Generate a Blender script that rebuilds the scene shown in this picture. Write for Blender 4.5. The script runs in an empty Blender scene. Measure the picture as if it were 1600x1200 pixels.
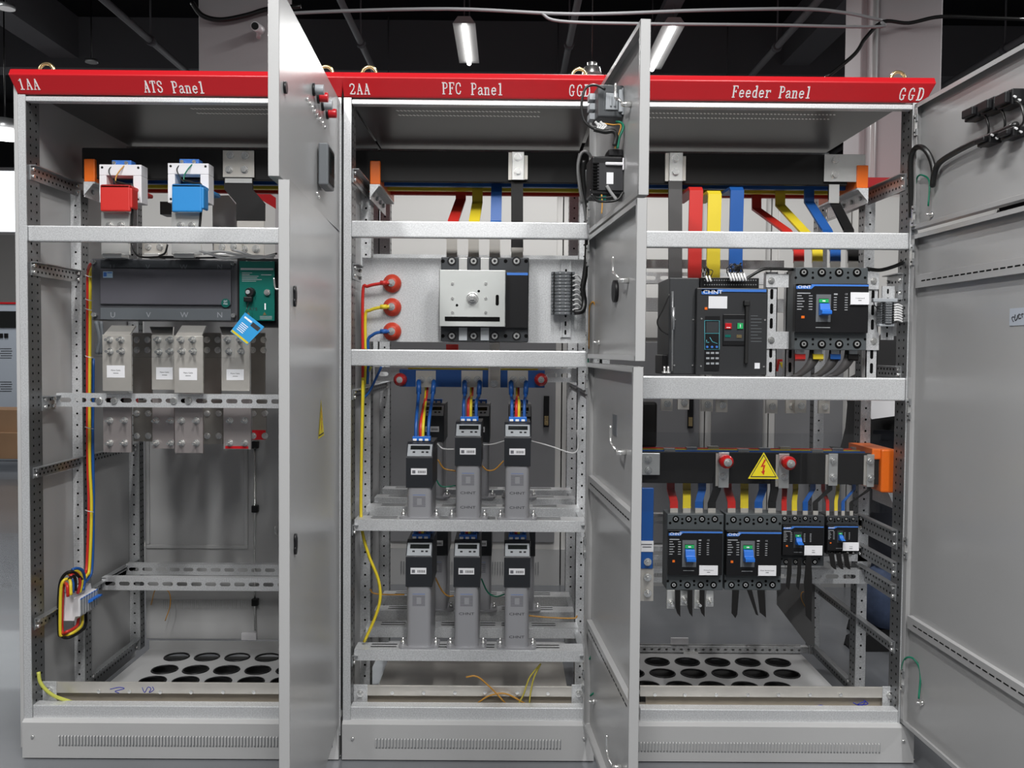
import bpy, math, random
from mathutils import Vector, Matrix
from math import pi, sin, cos, tan, radians as R
random.seed(7)
SC = bpy.context.scene
COL = SC.collection
V = Vector
# ---------------------------------------------------------------- camera, world, lamps, exposure
CX, CY, CZ, PITCH, YAW, ROLL, F = 0.5155, -2.8974, 1.2971, 0.0362, 0.0053, 0.0081, 1450.0
CAMP = V((CX, CY, CZ))
FW = V((sin(YAW) * cos(PITCH), cos(YAW) * cos(PITCH), -sin(PITCH)))
RT0 = V((cos(YAW), -sin(YAW), 0)); UP0 = RT0.cross(FW)
RT = RT0 * cos(ROLL) + UP0 * sin(ROLL); UP = -RT0 * sin(ROLL) + UP0 * cos(ROLL)
cd = bpy.data.cameras.new('camera'); cam = bpy.data.objects.new('camera', cd); COL.objects.link(cam)
cd.sensor_width = 36.0; cd.lens = 36.0 * F / 1600.0; cd.clip_start = .05; cd.clip_end = 100
cam.matrix_world = Matrix(((RT.x, UP.x, -FW.x, CX), (RT.y, UP.y, -FW.y, CY), (RT.z, UP.z, -FW.z, CZ), (0, 0, 0, 1)))
SC.camera = cam
SC.view_settings.view_transform = 'Standard'; SC.view_settings.look = 'None'
SC.view_settings.gamma = 1; SC.view_settings.exposure = -0.28
SC.view_settings.use_curve_mapping = False
w = bpy.data.worlds.new('world'); SC.world = w; w.use_nodes = True
w.node_tree.nodes['Background'].inputs[0].default_value = (.80, .86, .95, 1)
w.node_tree.nodes['Background'].inputs[1].default_value = 0.06

def area(name, loc, sx, sy, power, rot=(0, 0, 0), col=(1, .995, .985)):
    l = bpy.data.lights.new(name, 'AREA'); l.shape = 'RECTANGLE'; l.size = sx; l.size_y = sy; l.energy = power; l.color = col
    o = bpy.data.objects.new(name, l); COL.objects.link(o); o.location = loc; o.rotation_euler = rot
    return o
LAMPS = [(-.75, -2.3, 105), (.55, -2.5, 105), (1.7, -2.3, 105), (-3.6, -1.2, 70), (1.2, -5.4, 60), (-.2, -5.4, 60), (4.8, -1.8, 70)]
for (x, y, e) in LAMPS: area('tube_light', (x, y, 3.7), .12, 1.3, e)
for (x, y) in [(.9, 1.25), (.15, 5.3), (1.82, 5.2), (-3.6, 3.5), (4.6, 2.6), (-5.2, 6.2)]: area('tube_light', (x, y, 3.86), .12, 1.3, 60)

def ray(px, py):
    return FW + RT * ((px - 800) / F) + UP * ((600 - py) / F)
def P(px, py, Y):
    d = ray(px, py); return CAMP + d * ((Y - CY) / d.y)
def PX(px, py, X):
    d = ray(px, py); return CAMP + d * ((X - CX) / d.x)
def PZ(px, py, Z):
    d = ray(px, py); return CAMP + d * ((Z - CZ) / d.z)
def rect(x0, y0, x1, y1, Y):
    cx, cy = (x0 + x1) / 2, (y0 + y1) / 2
    return P(x0, cy, Y).x, P(cx, y1, Y).z, P(x1, cy, Y).x, P(cx, y0, Y).z   # x0,z0,x1,z1

# ---------------------------------------------------------------- mesh building
def catmull(pts, n=6):
    pts = [V(p) for p in pts]
    if len(pts) < 3: return pts
    q = [pts[0] * 2 - pts[1]] + pts + [pts[-1] * 2 - pts[-2]]; out = []
    for i in range(1, len(q) - 2):
        a, b, c, d = q[i - 1:i + 3]
        for k in range(n):
            t = k / n
            out.append(.5 * ((2 * b) + (c - a) * t + (2 * a - 5 * b + 4 * c - d) * t * t + (3 * b - a - 3 * c + d) * t ** 3))
    return out + [pts[-1]]
TXT = {}
def text_mesh(s):
    if s not in TXT:
        c = bpy.data.curves.new('t', 'FONT'); c.body = s; c.size = 1; c.resolution_u = 2
        o = bpy.data.objects.new('t', c); COL.objects.link(o)
        me = bpy.data.meshes.new_from_object(o.evaluated_get(bpy.context.evaluated_depsgraph_get()))
        vs = [(v.co.x, v.co.y) for v in me.vertices]; fs = [tuple(p.vertices) for p in me.polygons]
        bpy.data.objects.remove(o); bpy.data.curves.remove(c); bpy.data.meshes.remove(me)
        TXT[s] = (vs, fs)
    return TXT[s]
class MB:
    def __init__(s, o=(0, 0, 0), M=None):
        s.v, s.f, s.m, s.s = [], [], [], []; s.o = V(o); s.M = M
    def add(s, vs, fs, m=0, sm=False):
        n = len(s.v)
        for p in vs:
            p = V(p)
            if s.M: p = s.M @ p
            s.v.append(p - s.o)
        for f in fs: s.f.append(tuple(i + n for i in f)); s.m.append(m); s.s.append(sm)
        return s
    def box(s, x0, y0, z0, x1, y1, z1, m=0):
        x0, x1 = min(x0, x1), max(x0, x1); y0, y1 = min(y0, y1), max(y0, y1); z0, z1 = min(z0, z1), max(z0, z1)
        return s.add([(x0, y0, z0), (x1, y0, z0), (x1, y1, z0), (x0, y1, z0), (x0, y0, z1), (x1, y0, z1), (x1, y1, z1), (x0, y1, z1)],
              [(0, 3, 2, 1), (4, 5, 6, 7), (0, 1, 5, 4), (1, 2, 6, 5), (2, 3, 7, 6), (3, 0, 4, 7)], m)
    def fbox(s, x0, z0, x1, z1, Y, d, m=0): return s.box(x0, Y, z0, x1, Y + d, z1, m)
    def cyl(s, a, b, r, n=12, m=0, r2=None):
        a, b = V(a), V(b); r2 = r if r2 is None else r2; d = (b - a).normalized()
        u = d.cross(V((0, 0, 1)) if abs(d.z) < .9 else V((1, 0, 0))).normalized(); w = d.cross(u)
        vs = []
        for k in range(n):
            t = 2 * pi * k / n; e = u * cos(t) + w * sin(t); vs.append(a + e * r)
        for k in range(n):
            t = 2 * pi * k / n; e = u * cos(t) + w * sin(t); vs.append(b + e * r2)
        s.add(vs, [(k, (k + 1) % n, n + (k + 1) % n, n + k) for k in range(n)], m, True)
        nn = len(s.v); base = nn - 2 * n
        s.f.append(tuple(range(base + n - 1, base - 1, -1))); s.m.append(m); s.s.append(False)
        s.f.append(tuple(range(base + n, base + 2 * n))); s.m.append(m); s.s.append(False)
        return s
    def tube(s, pts, r, m=0, n=8, sub=6, sm=True):
        pts = catmull(pts, sub) if sub else [V(p) for p in pts]; vs = []; u = None
        for i, p in enumerate(pts):
            d = (pts[min(i + 1, len(pts) - 1)] - pts[max(i - 1, 0)]).normalized()
            if u is None: u = d.cross(V((0, 0, 1)) if abs(d.z) < .9 else V((1, 0, 0))).normalized()
            u = (u - d * u.dot(d)).normalized(); w = d.cross(u)
            for k in range(n): t = 2 * pi * k / n; vs.append(p + (u * cos(t) + w * sin(t)) * r)
        L = len(pts); fs = [(i * n + k, i * n + (k + 1) % n, (i + 1) * n + (k + 1) % n, (i + 1) * n + k) for i in range(L - 1) for k in range(n)]
        fs += [tuple(range(n - 1, -1, -1)), tuple(range((L - 1) * n, L * n))]
        return s.add(vs, fs, m, sm)
    def strip(s, pts, wv, w, t, m=0, sub=0):
        """flat bar of width w along wv and thickness t swept through pts"""
        pts = catmull(pts, sub) if sub else [V(p) for p in pts]; wv = V(wv).normalized(); vs = []
        for i, p in enumerate(pts):
            d0 = (p - pts[i - 1]).normalized() if i else None
            d1 = (pts[i + 1] - p).normalized() if i < len(pts) - 1 else None
            d = ((d0 or d1) + (d1 or d0)).normalized(); n = d.cross(wv).normalized()
            k = 1 / max(.5, (d.dot(d1 or d0)))
            for a, b in ((-1, -1), (1, -1), (1, 1), (-1, 1)): vs.append(p + wv * (a * w / 2) + n * (b * t / 2 * k))
        L = len(pts); fs = [(i * 4 + k, i * 4 + (k + 1) % 4, (i + 1) * 4 + (k + 1) % 4, (i + 1) * 4 + k) for i in range(L - 1) for k in range(4)]
        fs += [(3, 2, 1, 0), tuple(range((L - 1) * 4, L * 4))]
        return s.add(vs, fs, m, sub > 0)
    def prism(s, poly, d0, d1, ax='y', m=0, sm=False):
        def f(p, d): return {'y': (p[0], d, p[1]), 'x': (d, p[0], p[1]), 'z': (p[0], p[1], d)}[ax]
        n = len(poly); vs = [f(p, d0) for p in poly] + [f(p, d1) for p in poly]
        s.add(vs, [(k, (k + 1) % n, n + (k + 1) % n, n + k) for k in range(n)], m, sm)
        s.add(vs, [tuple(range(n - 1, -1, -1)), tuple(range(n, 2 * n))], m)
        return s
    def hole(s, c, nrm, r, m=1, n=8, e=.0006):
        c, nrm = V(c), V(nrm).normalized(); u = nrm.cross(V((0, 0, 1)) if abs(nrm.z) < .9 else V((1, 0, 0))).normalized(); w = nrm.cross(u)
        return s.add([c + nrm * e + (u * cos(2 * pi * k / n) + w * sin(2 * pi * k / n)) * r for k in range(n)], [tuple(range(n))], m)
    def slot(s, c, nrm, u, L, r, m=1, e=.0006):
        c, nrm, u = V(c), V(nrm).normalized(), V(u).normalized(); w = nrm.cross(u); vs = []
        for sg in (1, -1):
            for k in range(7):
                t = -pi / 2 + pi * k / 6; vs.append(c + nrm * e + u * sg * (L / 2 - r + cos(t) * r) + w * sg * sin(t) * r)
        return s.add(vs, [tuple(range(14))], m)
    def quad(s, a, b, c, d, m=0): return s.add([a, b, c, d], [(0, 1, 2, 3)], m)
    def text(s, t, o, h, u=(1, 0, 0), w=(0, 0, 1), m=0, center=False, sx=1.0):
        vs, fs = text_mesh(t)
        if not vs: return s
        o, u, w = V(o), V(u), V(w); mx = max(v[0] for v in vs); off = mx / 2 if center else 0; k = h / .72
        return s.add([o + u * ((x - off) * k * sx) + w * (y * k) for x, y in vs], fs, m)
    def build(s, name, mats, parent=None, bev=0, seg=2):
        me = bpy.data.meshes.new(name); me.from_pydata([tuple(v) for v in s.v], [], s.f)
        if not isinstance(mats, (list, tuple)): mats = [mats]
        for x in mats: me.materials.append(x)
        me.polygons.foreach_set('material_index', [min(i, len(mats) - 1) for i in s.m]); me.polygons.foreach_set('use_smooth', s.s); me.update()
        o = bpy.data.objects.new(name, me); COL.objects.link(o)
        if parent: o.parent = parent
        else: o.location = s.o
        if bev:
            b = o.modifiers.new('bevel', 'BEVEL'); b.width = bev; b.segments = seg; b.limit_method = 'ANGLE'; b.angle_limit = R(40); b.harden_normals = False
        return o
def tag(o, label, cat, group=None, kind=None):
    if label: o['label'] = label
    if cat: o['category'] = cat
    if group: o['group'] = group
    if kind: o['kind'] = kind
    return o
def thing(name, label, cat, loc=(0, 0, 0), group=None):
    o = bpy.data.objects.new(name, None); COL.objects.link(o); o.location = loc; o.empty_display_size = .05
    return tag(o, label, cat, group)
def copy_tree(o, label, loc, parent=None):
    c = o.copy(); COL.objects.link(c); c.parent = parent
    if label: c['label'] = label
    if loc is not None: c.location = loc
    for ch in o.children: copy_tree(ch, None, None, c)
    return c

# ---------------------------------------------------------------- materials
def mat(name, col, rough=.5, metal=0., speck=0., sscale=400., bump=0., bscale=60., coat=0., var=0., vscale=3., trans=0., emit=None, alpha=1., spec=.5):
    m = bpy.data.materials.new(name); m.use_nodes = True; nt = m.node_tree; N = nt.nodes; b = N['Principled BSDF']
    b.inputs['Base Color'].default_value = (*col, 1); b.inputs['Roughness'].default_value = rough; b.inputs['Metallic'].default_value = metal
    b.inputs['Coat Weight'].default_value = coat; b.inputs['Transmission Weight'].default_value = trans; b.inputs['Alpha'].default_value = alpha
    b.inputs['Specular IOR Level'].default_value = spec
    if emit: b.inputs['Emission Color'].default_value = (*emit[0], 1); b.inputs['Emission Strength'].default_value = emit[1]
    if speck or var or bump:
        tc = N.new('ShaderNodeTexCoord'); last = None
        def noise(sc, det):
            n = N.new('ShaderNodeTexNoise'); n.inputs['Scale'].default_value = sc; n.inputs['Detail'].default_value = det
            nt.links.new(tc.outputs['Object'], n.inputs['Vector']); return n
        for (amt, sc, det) in ((speck, sscale, 1), (var, vscale, 4)):
            if not amt: continue
            n = noise(sc, det); r = N.new('ShaderNodeMapRange'); r.inputs[1].default_value = .3; r.inputs[2].default_value = .7
            r.inputs[3].default_value = 1 - amt; r.inputs[4].default_value = 1 + amt * .6; nt.links.new(n.outputs[0], r.inputs[0])
            mx = N.new('ShaderNodeMix'); mx.data_type = 'RGBA'; mx.blend_type = 'MULTIPLY'; mx.inputs[0].default_value = 1
            if last: nt.links.new(last, mx.inputs[6])
            else: mx.inputs[6].default_value = (*col, 1)
            nt.links.new(r.outputs[0], mx.inputs[7]); last = mx.outputs[2]
        if last: nt.links.new(last, b.inputs['Base Color'])
        if bump:
            n = noise(bscale, 2); bp = N.new('ShaderNodeBump'); bp.inputs['Strength'].default_value = bump; bp.inputs['Distance'].default_value = .002
            nt.links.new(n.outputs[0], bp.inputs['Height']); nt.links.new(bp.outputs[0], b.inputs['Normal'])
    return m
GALV = mat('galvanised_steel', (.72, .73, .74), .42, .5, speck=.16, sscale=260, var=.06)
POSTI = mat('galvanised_post_inner_shaded', (.24, .245, .25), .35, .8, speck=.12, sscale=220)  # darker copy of the galvanised steel; dark reflections are put into its colour
GALVD = mat('galvanised_rail', (.46, .47, .48), .36, .8, speck=.12, sscale=220, var=.08)
PAINT = mat('grey_powder_coat', (.45, .45, .45), .34, 0, bump=.08, bscale=500)
PAINTD = mat('grey_powder_coat_door', (.365, .365, .365), .24, 0, bump=.06, bscale=420)
RED = mat('red_header_paint', (.52, .010, .016), .32, 0, bump=.05, bscale=300)
WHITE = mat('white_lettering', (.95, .95, .95), .5)
TIN = mat('tinned_copper', (.68, .65, .60), .34, .6, var=.10, vscale=9)
TINL = mat('bright_plate', (.78, .78, .76), .3, .75, var=.05, vscale=12)
ZINC = mat('zinc_bolt', (.92, .92, .90), .26, .9)
YZINC = mat('yellow_zinc', (.75, .58, .30), .25, .9)
BLACK = mat('black_plastic', (.007, .007, .008), .42, spec=.35)
BLACKM = mat('matt_black', (.006, .006, .006), .6)
HOLE = mat('dark_opening', (.004, .004, .004), .9, spec=.1)
DGREY = mat('dark_grey_plastic', (.035, .038, .042), .45, bump=.05, bscale=900, spec=.4)
MGREY = mat('mid_grey_plastic', (.13, .14, .15), .42)
LGREY = mat('light_grey_plastic', (.35, .37, .39), .4)
SHR_R = mat('red_sleeve', (.55, .025, .02), .38)
SHR_Y = mat('yellow_sleeve', (.72, .56, .03), .4)
SHR_B = mat('blue_sleeve', (.012, .088, .33), .38)
SHR_K = mat('black_sleeve', (.010, .0095, .0095), .55, spec=.25)
SKYB = mat('sky_blue_boot', (.015, .22, .55), .5)
REDB = mat('red_boot', (.55, .02, .015), .5)
ORANGE = mat('orange_insulator', (.85, .16, .01), .38)
RINS = mat('red_resin', (.48, .012, .014), .22, coat=.5)
BRINS = mat('brick_red_resin', (.50, .045, .02), .4)
BLUEB = mat('bright_blue', (.02, .16, .62), .35)
BLUES = mat('blue_stripe', (.06, .20, .62), .35)
GREEN = mat('teal_panel', (.0, .12, .095), .35)
GREENM = mat('green_mark', (.02, .42, .12), .4)
ROOFM = mat('roof_sheet_metal', (.10, .10, .10), .35, .6)
PAPER = mat('paper_label', (.80, .80, .82), .6)
INK = mat('ink', (.03, .03, .035), .6)
INKG = mat('grey_print', (.14, .14, .16), .6)
SILK = mat('pale_print', (.38, .39, .41), .6)
ALU = mat('anodised_aluminium', (.42, .42, .44), .36, .45)
WPLAS = mat('white_plastic', (.74, .73, .75), .4)
YEL = mat('warning_yellow', (.80, .66, .02), .4)
ACRY = mat('clear_acrylic', (.5, .52, .54), .08, alpha=.05)
SCREEN = mat('dark_screen', (.01, .012, .012), .1)
WIRE_K = mat('black_wire', (.008, .008, .008), .35)
WIRE_W = mat('white_wire', (.62, .62, .62), .45)
WIRE_G = mat('green_wire', (.0, .16, .09), .4)
WIRE_O = mat('orange_wire', (.55, .27, .04), .4)
TUBE_GL = mat('lamp_tube_glow', (1, 1, 1), .4, emit=((1, .99, .97), 9.0))
def clear(name, fac, tint):
    m = bpy.data.materials.new(name); m.use_nodes = True; nt = m.node_tree; nt.nodes.clear(); N = nt.nodes.new
    o = N('ShaderNodeOutputMaterial'); mx = N('ShaderNodeMixShader'); t = N('ShaderNodeBsdfTransparent'); g = N('ShaderNodeBsdfGlossy')
    t.inputs[0].default_value = (*tint, 1); g.inputs['Roughness'].default_value = .03; mx.inputs[0].default_value = fac
    nt.links.new(t.outputs[0], mx.inputs[1]); nt.links.new(g.outputs[0], mx.inputs[2]); nt.links.new(mx.outputs[0], o.inputs[0]); return m
ACRY = clear('clear_acrylic', .035, (.95, .955, .96))
# ---------------------------------------------------------------- room
def struct(name, mb, m, **k): return tag(mb.build(name, m, **k), None, None, kind='structure')
FLOOR = mat('epoxy_floor', (.155, .162, .175), .2, 0, var=.18, vscale=1.2, bump=.12, bscale=2.5, coat=.2)
struct('floor', MB().box(-9, -7, -.05, 9, 11.2, 0), FLOOR)
CEIL = mat('black_ceiling', (.012, .012, .014), .9, spec=.1)
CBEAM = mat('ceiling_beam_grey', (.13, .13, .14), .85, spec=.2)
CWALL = mat('wall_paint', (.50, .49, .48), .8)
DWALL = mat('dark_wall', (.02, .02, .022), .9)
struct('ceiling', MB().box(-9, -7, 4.9, 9, 11.2, 5.0), CEIL)
struct('wall_back', MB().box(-9, 11, 0, 9, 11.2, 2.95, 0).box(-9, 11, 3.95, 9, 11.2, 4.9, 1).box(-9, 11, 2.95, -8, 11.2, 3.95, 0).box(-6.05, 11, 2.95, -4.2, 11.2, 3.95, 0).box(-1.2, 11, 2.95, 9, 11.2, 3.95, 1), [CWALL, DWALL])
DAY = mat('daylight_pane', (1, 1, 1), .5, emit=((.92, .97, 1), 2.2))
wn = 1
for (x0, x1) in ((-8, -6.05), (-4.2, -1.2)):
    wo = struct('window_%d' % wn, MB().box(x0, 11.08, 2.95, x1, 11.1, 3.95), DAY); wn += 1
    fm = MB()
    for xx in [x0 + (x1 - x0) * i / 3 for i in range(4)]: fm.box(xx - .025, 11.02, 2.95, xx + .025, 11.08, 3.95)
    fm.box(x0, 11.02, 2.95, x1, 11.08, 3.0).box(x0, 11.02, 3.9, x1, 11.08, 3.95); fm.build('window_frame', WPLAS, wo)
struct('wall_left', MB().box(-9.1, -7, 0, -9, 11.2, 4.9), CWALL)
struct('wall_right', MB().box(9, -7, 0, 9.1, 11.2, 4.9), CWALL)
# concrete beams under the ceiling
k = 1
for (y, z0) in ((1.2, 4.35), (4.0, 4.35), (7.4, 4.35)):
    struct('trim_%d' % k, MB().box(-9, y, z0, 9, y + .3, 4.9), CBEAM); k += 1
for x in (-4.5, 3.5, 6.6):
    struct('trim_%d' % k, MB().box(x, -7, 4.45, x + .3, 11, 4.9), CBEAM); k += 1
# white columns
CPAINT = mat('column_white', (.42, .40, .41), .7)
def column(pxa, pxb, Y, z1, n, d=.5):
    xa, xb = P(pxa, 100, Y).x, P(pxb, 100, Y).x
    m = MB().box(xa, Y, 0, xb, Y + d, z1)
    o = struct('trim_%d' % n, m, CPAINT, bev=.01); return xa, xb
ca = column(310, 428, 3.05, 4.9, k); k += 1
cb = column(1372, 1472, 3.05, 4.9, k); k += 1
cb2 = column(1345, 1371.5, 3.25, 4.7, k, .3); k += 1
tag(MB().tube([(cb[0] - .03, 3.03, 0), (cb[0] - .03, 3.03, 4.5)], .018, sub=0).build('conduit', PAINT), 'pale conduit running straight up beside the white column on the right', 'pipe')
# ceiling pipes running away from the camera
for i, (x, lb) in enumerate([(-2.65, 'leftmost'), (-.80, 'second from left'), (1.04, 'third from left'), (2.88, 'fourth from left'), (4.9, 'rightmost')]):
    m = MB().tube([(x, -2, 4.0), (x, 10.9, 4.0)], .035, sub=0, n=8)
    r = thing('ceiling_pipe', 'dark grey ceiling pipe running away from the camera, %s of the five' % lb, 'pipe', (x, -2, 4.0), 'dark ceiling pipes')
    MB((x, -2, 4.0)).tube([(x, -2, 4.0), (x, 10.9, 4.0)], .03, sub=0, n=8).build('pipe', mat('pipe_grey', (.16, .16, .17), .6), r)
    for j in range(5):
        y = 1.6 + j * 1.9; MB((x, -2, 4.0)).cyl((x, y, 4.0), (x, y, 4.9), .008, 6).build('hanger_rod', CBEAM, r)
        MB((x, -2, 4.0)).cyl((x, y - .03, 4.0), (x, y + .03, 4.0), .045, 8).build('clamp', CBEAM, r)
# conduits crossing
GC = mat('conduit_grey', (.28, .28, .29), .5)
def crossing(label, pts, r, m=GC):
    return tag(MB().tube(pts, r).build('conduit', m), label, 'pipe')
crossing('thin pale conduit crossing high under the ceiling, upper of two', [P(x, y, 2.4) for x, y in ((425, 28), (470, 20), (700, 14), (900, 22), (1100, 16), (1250, 14), (1320, 20), (1378, 32))], .010)
crossing('thin pale conduit crossing under the ceiling, lower of two', [P(x, y, 2.4) for x, y in ((845, 20), (875, 33), (1000, 37), (1200, 39), (1368, 42), (1378, 34))], .009)
crossing('black cable drooping off the top of the left white column', [P(x, y, 3.0) for x, y in ((300, 4), (316, 24), (345, 31), (385, 24), (420, 14), (470, 10))], .016, WIRE_K)
crossing('black cable sagging across the top of the right white column', [P(x, y, 2.98) for x, y in ((1290, 122), (1335, 85), (1352, 60), (1380, 34), (1420, 36), (1470, 26), (1540, 28), (1600, 30))], .012, WIRE_K)
# lamps
def tube_lamp(x, y, z, label, L=1.3):
    r = thing('ceiling_lamp', label, 'lamp', (x, y, z), 'ceiling tube lamps'); o = (x, y, z)
    MB(o).prism([(x - .09, z + .035), (x + .09, z + .035), (x + .05, z + .09), (x - .05, z + .09)], y - L / 2 - .04, y + L / 2 + .04).build('housing', PAINT, r)
    MB(o).cyl((x, y - L / 2, z + .02), (x, y + L / 2, z + .02), .02, 10).build('lamp_tube', TUBE_GL, r)
    for yy in (y - L / 2, y + L / 2): MB(o).cyl((x, yy, z + .06), (x, yy, 4.9), .006, 6).build('hanging_rod', CBEAM, r)
tube_lamp(.15, 5.1, 3.86, 'bright ceiling tube lamp above the middle cabinet', .95)
tube_lamp(1.82, 5.15, 3.86, 'bright ceiling tube lamp partly hidden behind the middle cabinet open door', 1.1)
for i, (x, y) in enumerate([(-1.2, 1.3), (-3.6, 3.5), (4.6, 2.6)]): pass
# lamp channel
chx = 1.82
tag(MB((chx, 1, 3.97)).box(chx - .07, 1, 4.06, chx + .07, 9, 4.12).build('lamp_channel', CBEAM), 'grey lamp channel running away behind the middle door top', 'channel')
# high-bay lamp reflector above the middle cabinet right corner
hp = P(925, 112, 3.2)
r = thing('high_bay_lamp', 'round chrome ceiling lamp hanging over the middle cabinet lid', 'lamp', hp)
MB(hp).cyl(hp + V((0, 0, -.02)), hp + V((0, 0, .03)), .065, 20, r2=.05).cyl(hp + V((0, 0, .03)), hp + V((0, 0, .06)), .03, 16).build('lamp_shade', ZINC, r, bev=.004)
MB(hp).cyl(hp + V((0, 0, .06)), V((hp.x, hp.y, 4.9)), .004, 6).build('hanging_rod', WIRE_K, r)
for (px, py, Y, lb) in ((10, 14, 4, 'round pendant lamp fitting under the ceiling, far left'), (143, 98, 6.5, 'round pendant lamp fitting above the first cabinet')):
    q = P(px, py, Y); r = thing('pendant_lamp', lb, 'lamp', q)
    MB(q).cyl(q, q + V((0, 0, .03)), .06, 16).build('lamp_head', GALVD, r); MB(q).cyl(q + V((0, 0, .03)), V((q.x, q.y, 4.9)), .006, 6).build('hanging_rod', WIRE_K, r)
q = P(8, 208, 5.5); r = thing('high_bay_lamp', 'lit round high-bay lamp left of the first cabinet', 'lamp', q)
MB(q).cyl(q + V((0, 0, -.0)), q + V((0, 0, .12)), .16, 20, r2=.10).build('lamp_head', GALVD, r); MB(q).cyl(q + V((0, 0, -.035)), q + V((0, 0, -.0)), .2, 20, r2=.2).build('diffuser', TUBE_GL, r)
MB(q).cyl(q + V((0, 0, .12)), V((q.x, q.y, 4.9)), .006, 6).build('hanging_rod', WIRE_K, r)
# security camera on left column
q = P(402, 40, 2.92); r = thing('security_camera', 'small white security camera on the left column', 'camera', q)
MB(q).cyl(q + V((.0, .08, .0)), q + V((-.0, -.05, -.02)), .028, 14).build('camera_body', WPLAS, r)
MB(q).cyl(q + V((0, -.05, -.02)), q + V((0, -.056, -.021)), .022, 14).build('camera_lens', BLACK, r)
MB(q).cyl(q + V((0, .05, 0)), q + V((-.02, .1, -.04)), .015, 10).build('bracket', WPLAS, r)
# rear row of white switchgear cabinets
RGREY = mat('rear_door_shaded_grey', (.24, .24, .25), .45)  # lower doors only: the falloff of light downwards is put into the colour
RWHITE = mat('rear_cabinet_white', (.66, .65, .63), .45)
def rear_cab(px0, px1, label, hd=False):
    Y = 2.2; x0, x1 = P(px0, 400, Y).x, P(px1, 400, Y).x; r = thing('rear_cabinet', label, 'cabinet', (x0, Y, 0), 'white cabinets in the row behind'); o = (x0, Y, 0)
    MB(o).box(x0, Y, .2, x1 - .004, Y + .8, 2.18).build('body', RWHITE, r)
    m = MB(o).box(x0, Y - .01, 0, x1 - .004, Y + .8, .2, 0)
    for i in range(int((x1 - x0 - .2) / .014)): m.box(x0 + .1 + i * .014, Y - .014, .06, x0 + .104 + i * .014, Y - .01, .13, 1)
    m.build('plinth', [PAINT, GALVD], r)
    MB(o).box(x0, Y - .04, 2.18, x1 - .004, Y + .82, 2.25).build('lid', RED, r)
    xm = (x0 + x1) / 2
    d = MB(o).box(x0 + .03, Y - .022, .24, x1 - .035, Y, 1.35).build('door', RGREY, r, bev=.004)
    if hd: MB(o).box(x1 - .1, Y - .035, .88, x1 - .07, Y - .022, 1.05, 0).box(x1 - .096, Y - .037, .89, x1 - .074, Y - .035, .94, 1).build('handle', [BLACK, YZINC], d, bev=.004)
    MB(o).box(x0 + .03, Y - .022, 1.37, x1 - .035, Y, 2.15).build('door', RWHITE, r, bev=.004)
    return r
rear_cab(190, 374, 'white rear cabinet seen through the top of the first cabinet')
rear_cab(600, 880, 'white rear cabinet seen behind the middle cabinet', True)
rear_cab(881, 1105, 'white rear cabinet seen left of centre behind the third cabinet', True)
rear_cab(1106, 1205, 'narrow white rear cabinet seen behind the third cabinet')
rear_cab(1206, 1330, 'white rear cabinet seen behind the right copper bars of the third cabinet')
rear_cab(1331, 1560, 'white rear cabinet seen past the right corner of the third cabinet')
for px in (1380,):
    q = P(px, 290, 2.3); tag(MB(q).tube([q + V((cos(t) * .025, 0, sin(t) * .025 + .01)) for t in [i * pi / 6 for i in range(13)]], .006).build('lifting_eye', ZINC), 'small steel lifting eye on the rear cabinet lid', 'eye bolt')
# left background: test cabinet and boxes
Y = 7.6; x0, x1 = P(-70, 560, Y).x, P(27, 560, Y).x
r = thing('test_cabinet', 'pale blue-grey equipment cabinet with vents at the far left', 'cabinet', (x0, Y, 0)); o = (x0, Y, 0)
CB = mat('pale_blue_paint', (.42, .47, .54), .4)
zt = P(10, 475, Y).z
MB(o).box(x0, Y, 0, x1, Y + .7, zt).build('body', CB, r, bev=.01)
MB(o).box(x0 - .01, Y - .01, zt, x1 + .01, Y + .7, zt + .02).build('top_trim', RED, r)
a = rect(-60, 486, 26, 512, Y); MB(o).fbox(*a, Y - .012, .012).build('window', SCREEN, r)
m = MB(o)
for (ya, yb) in ((545, 562), (597, 613)):
    for i in range(9):
        for j in range(5):
            q = P(1 + i * 2.0, ya + j * 3.6, Y); m.hole((q.x + (j % 2) * .008, Y, q.z), (0, -1, 0), .007, 0, 6)
m.build('vent', HOLE, r)
m = MB(o)
for px in (2, 10): a = rect(px - 3, 521, px + 3, 528, Y); m.fbox(*a, Y - .01, .01)
m.build('switch', BLACK, r)
CARD = mat('cardboard', (.30, .18, .10), .8, var=.12)
Yb = 5.9
def cbox(px0, py0, px1, py1, Y, label):
    x0, z0, x1, z1 = rect(px0, py0, px1, py1, Y); r = thing('cardboard_box', label, 'box', (x0, Y, z0), 'cardboard boxes at the far left')
    MB((x0, Y, z0)).box(x0, Y, z0, x1, Y + .45, z1).build('carton', CARD, r, bev=.004)
    MB((x0, Y, z0)).box((x0 + x1) / 2 - .03, Y - .002, z0 + (z1 - z0) * .6, (x0 + x1) / 2 + .03, Y, z1, 0).build('tape', PAPER, r)
    return z1
zf = P(10, 722, 5.9).z
cbox(-60, 676, 28, 717, 6.65, 'brown cardboard box on the floor at the far left')
cbox(-55, 640, 26, 676, 6.70, 'brown cardboard box stacked on another at the far left')
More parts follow.
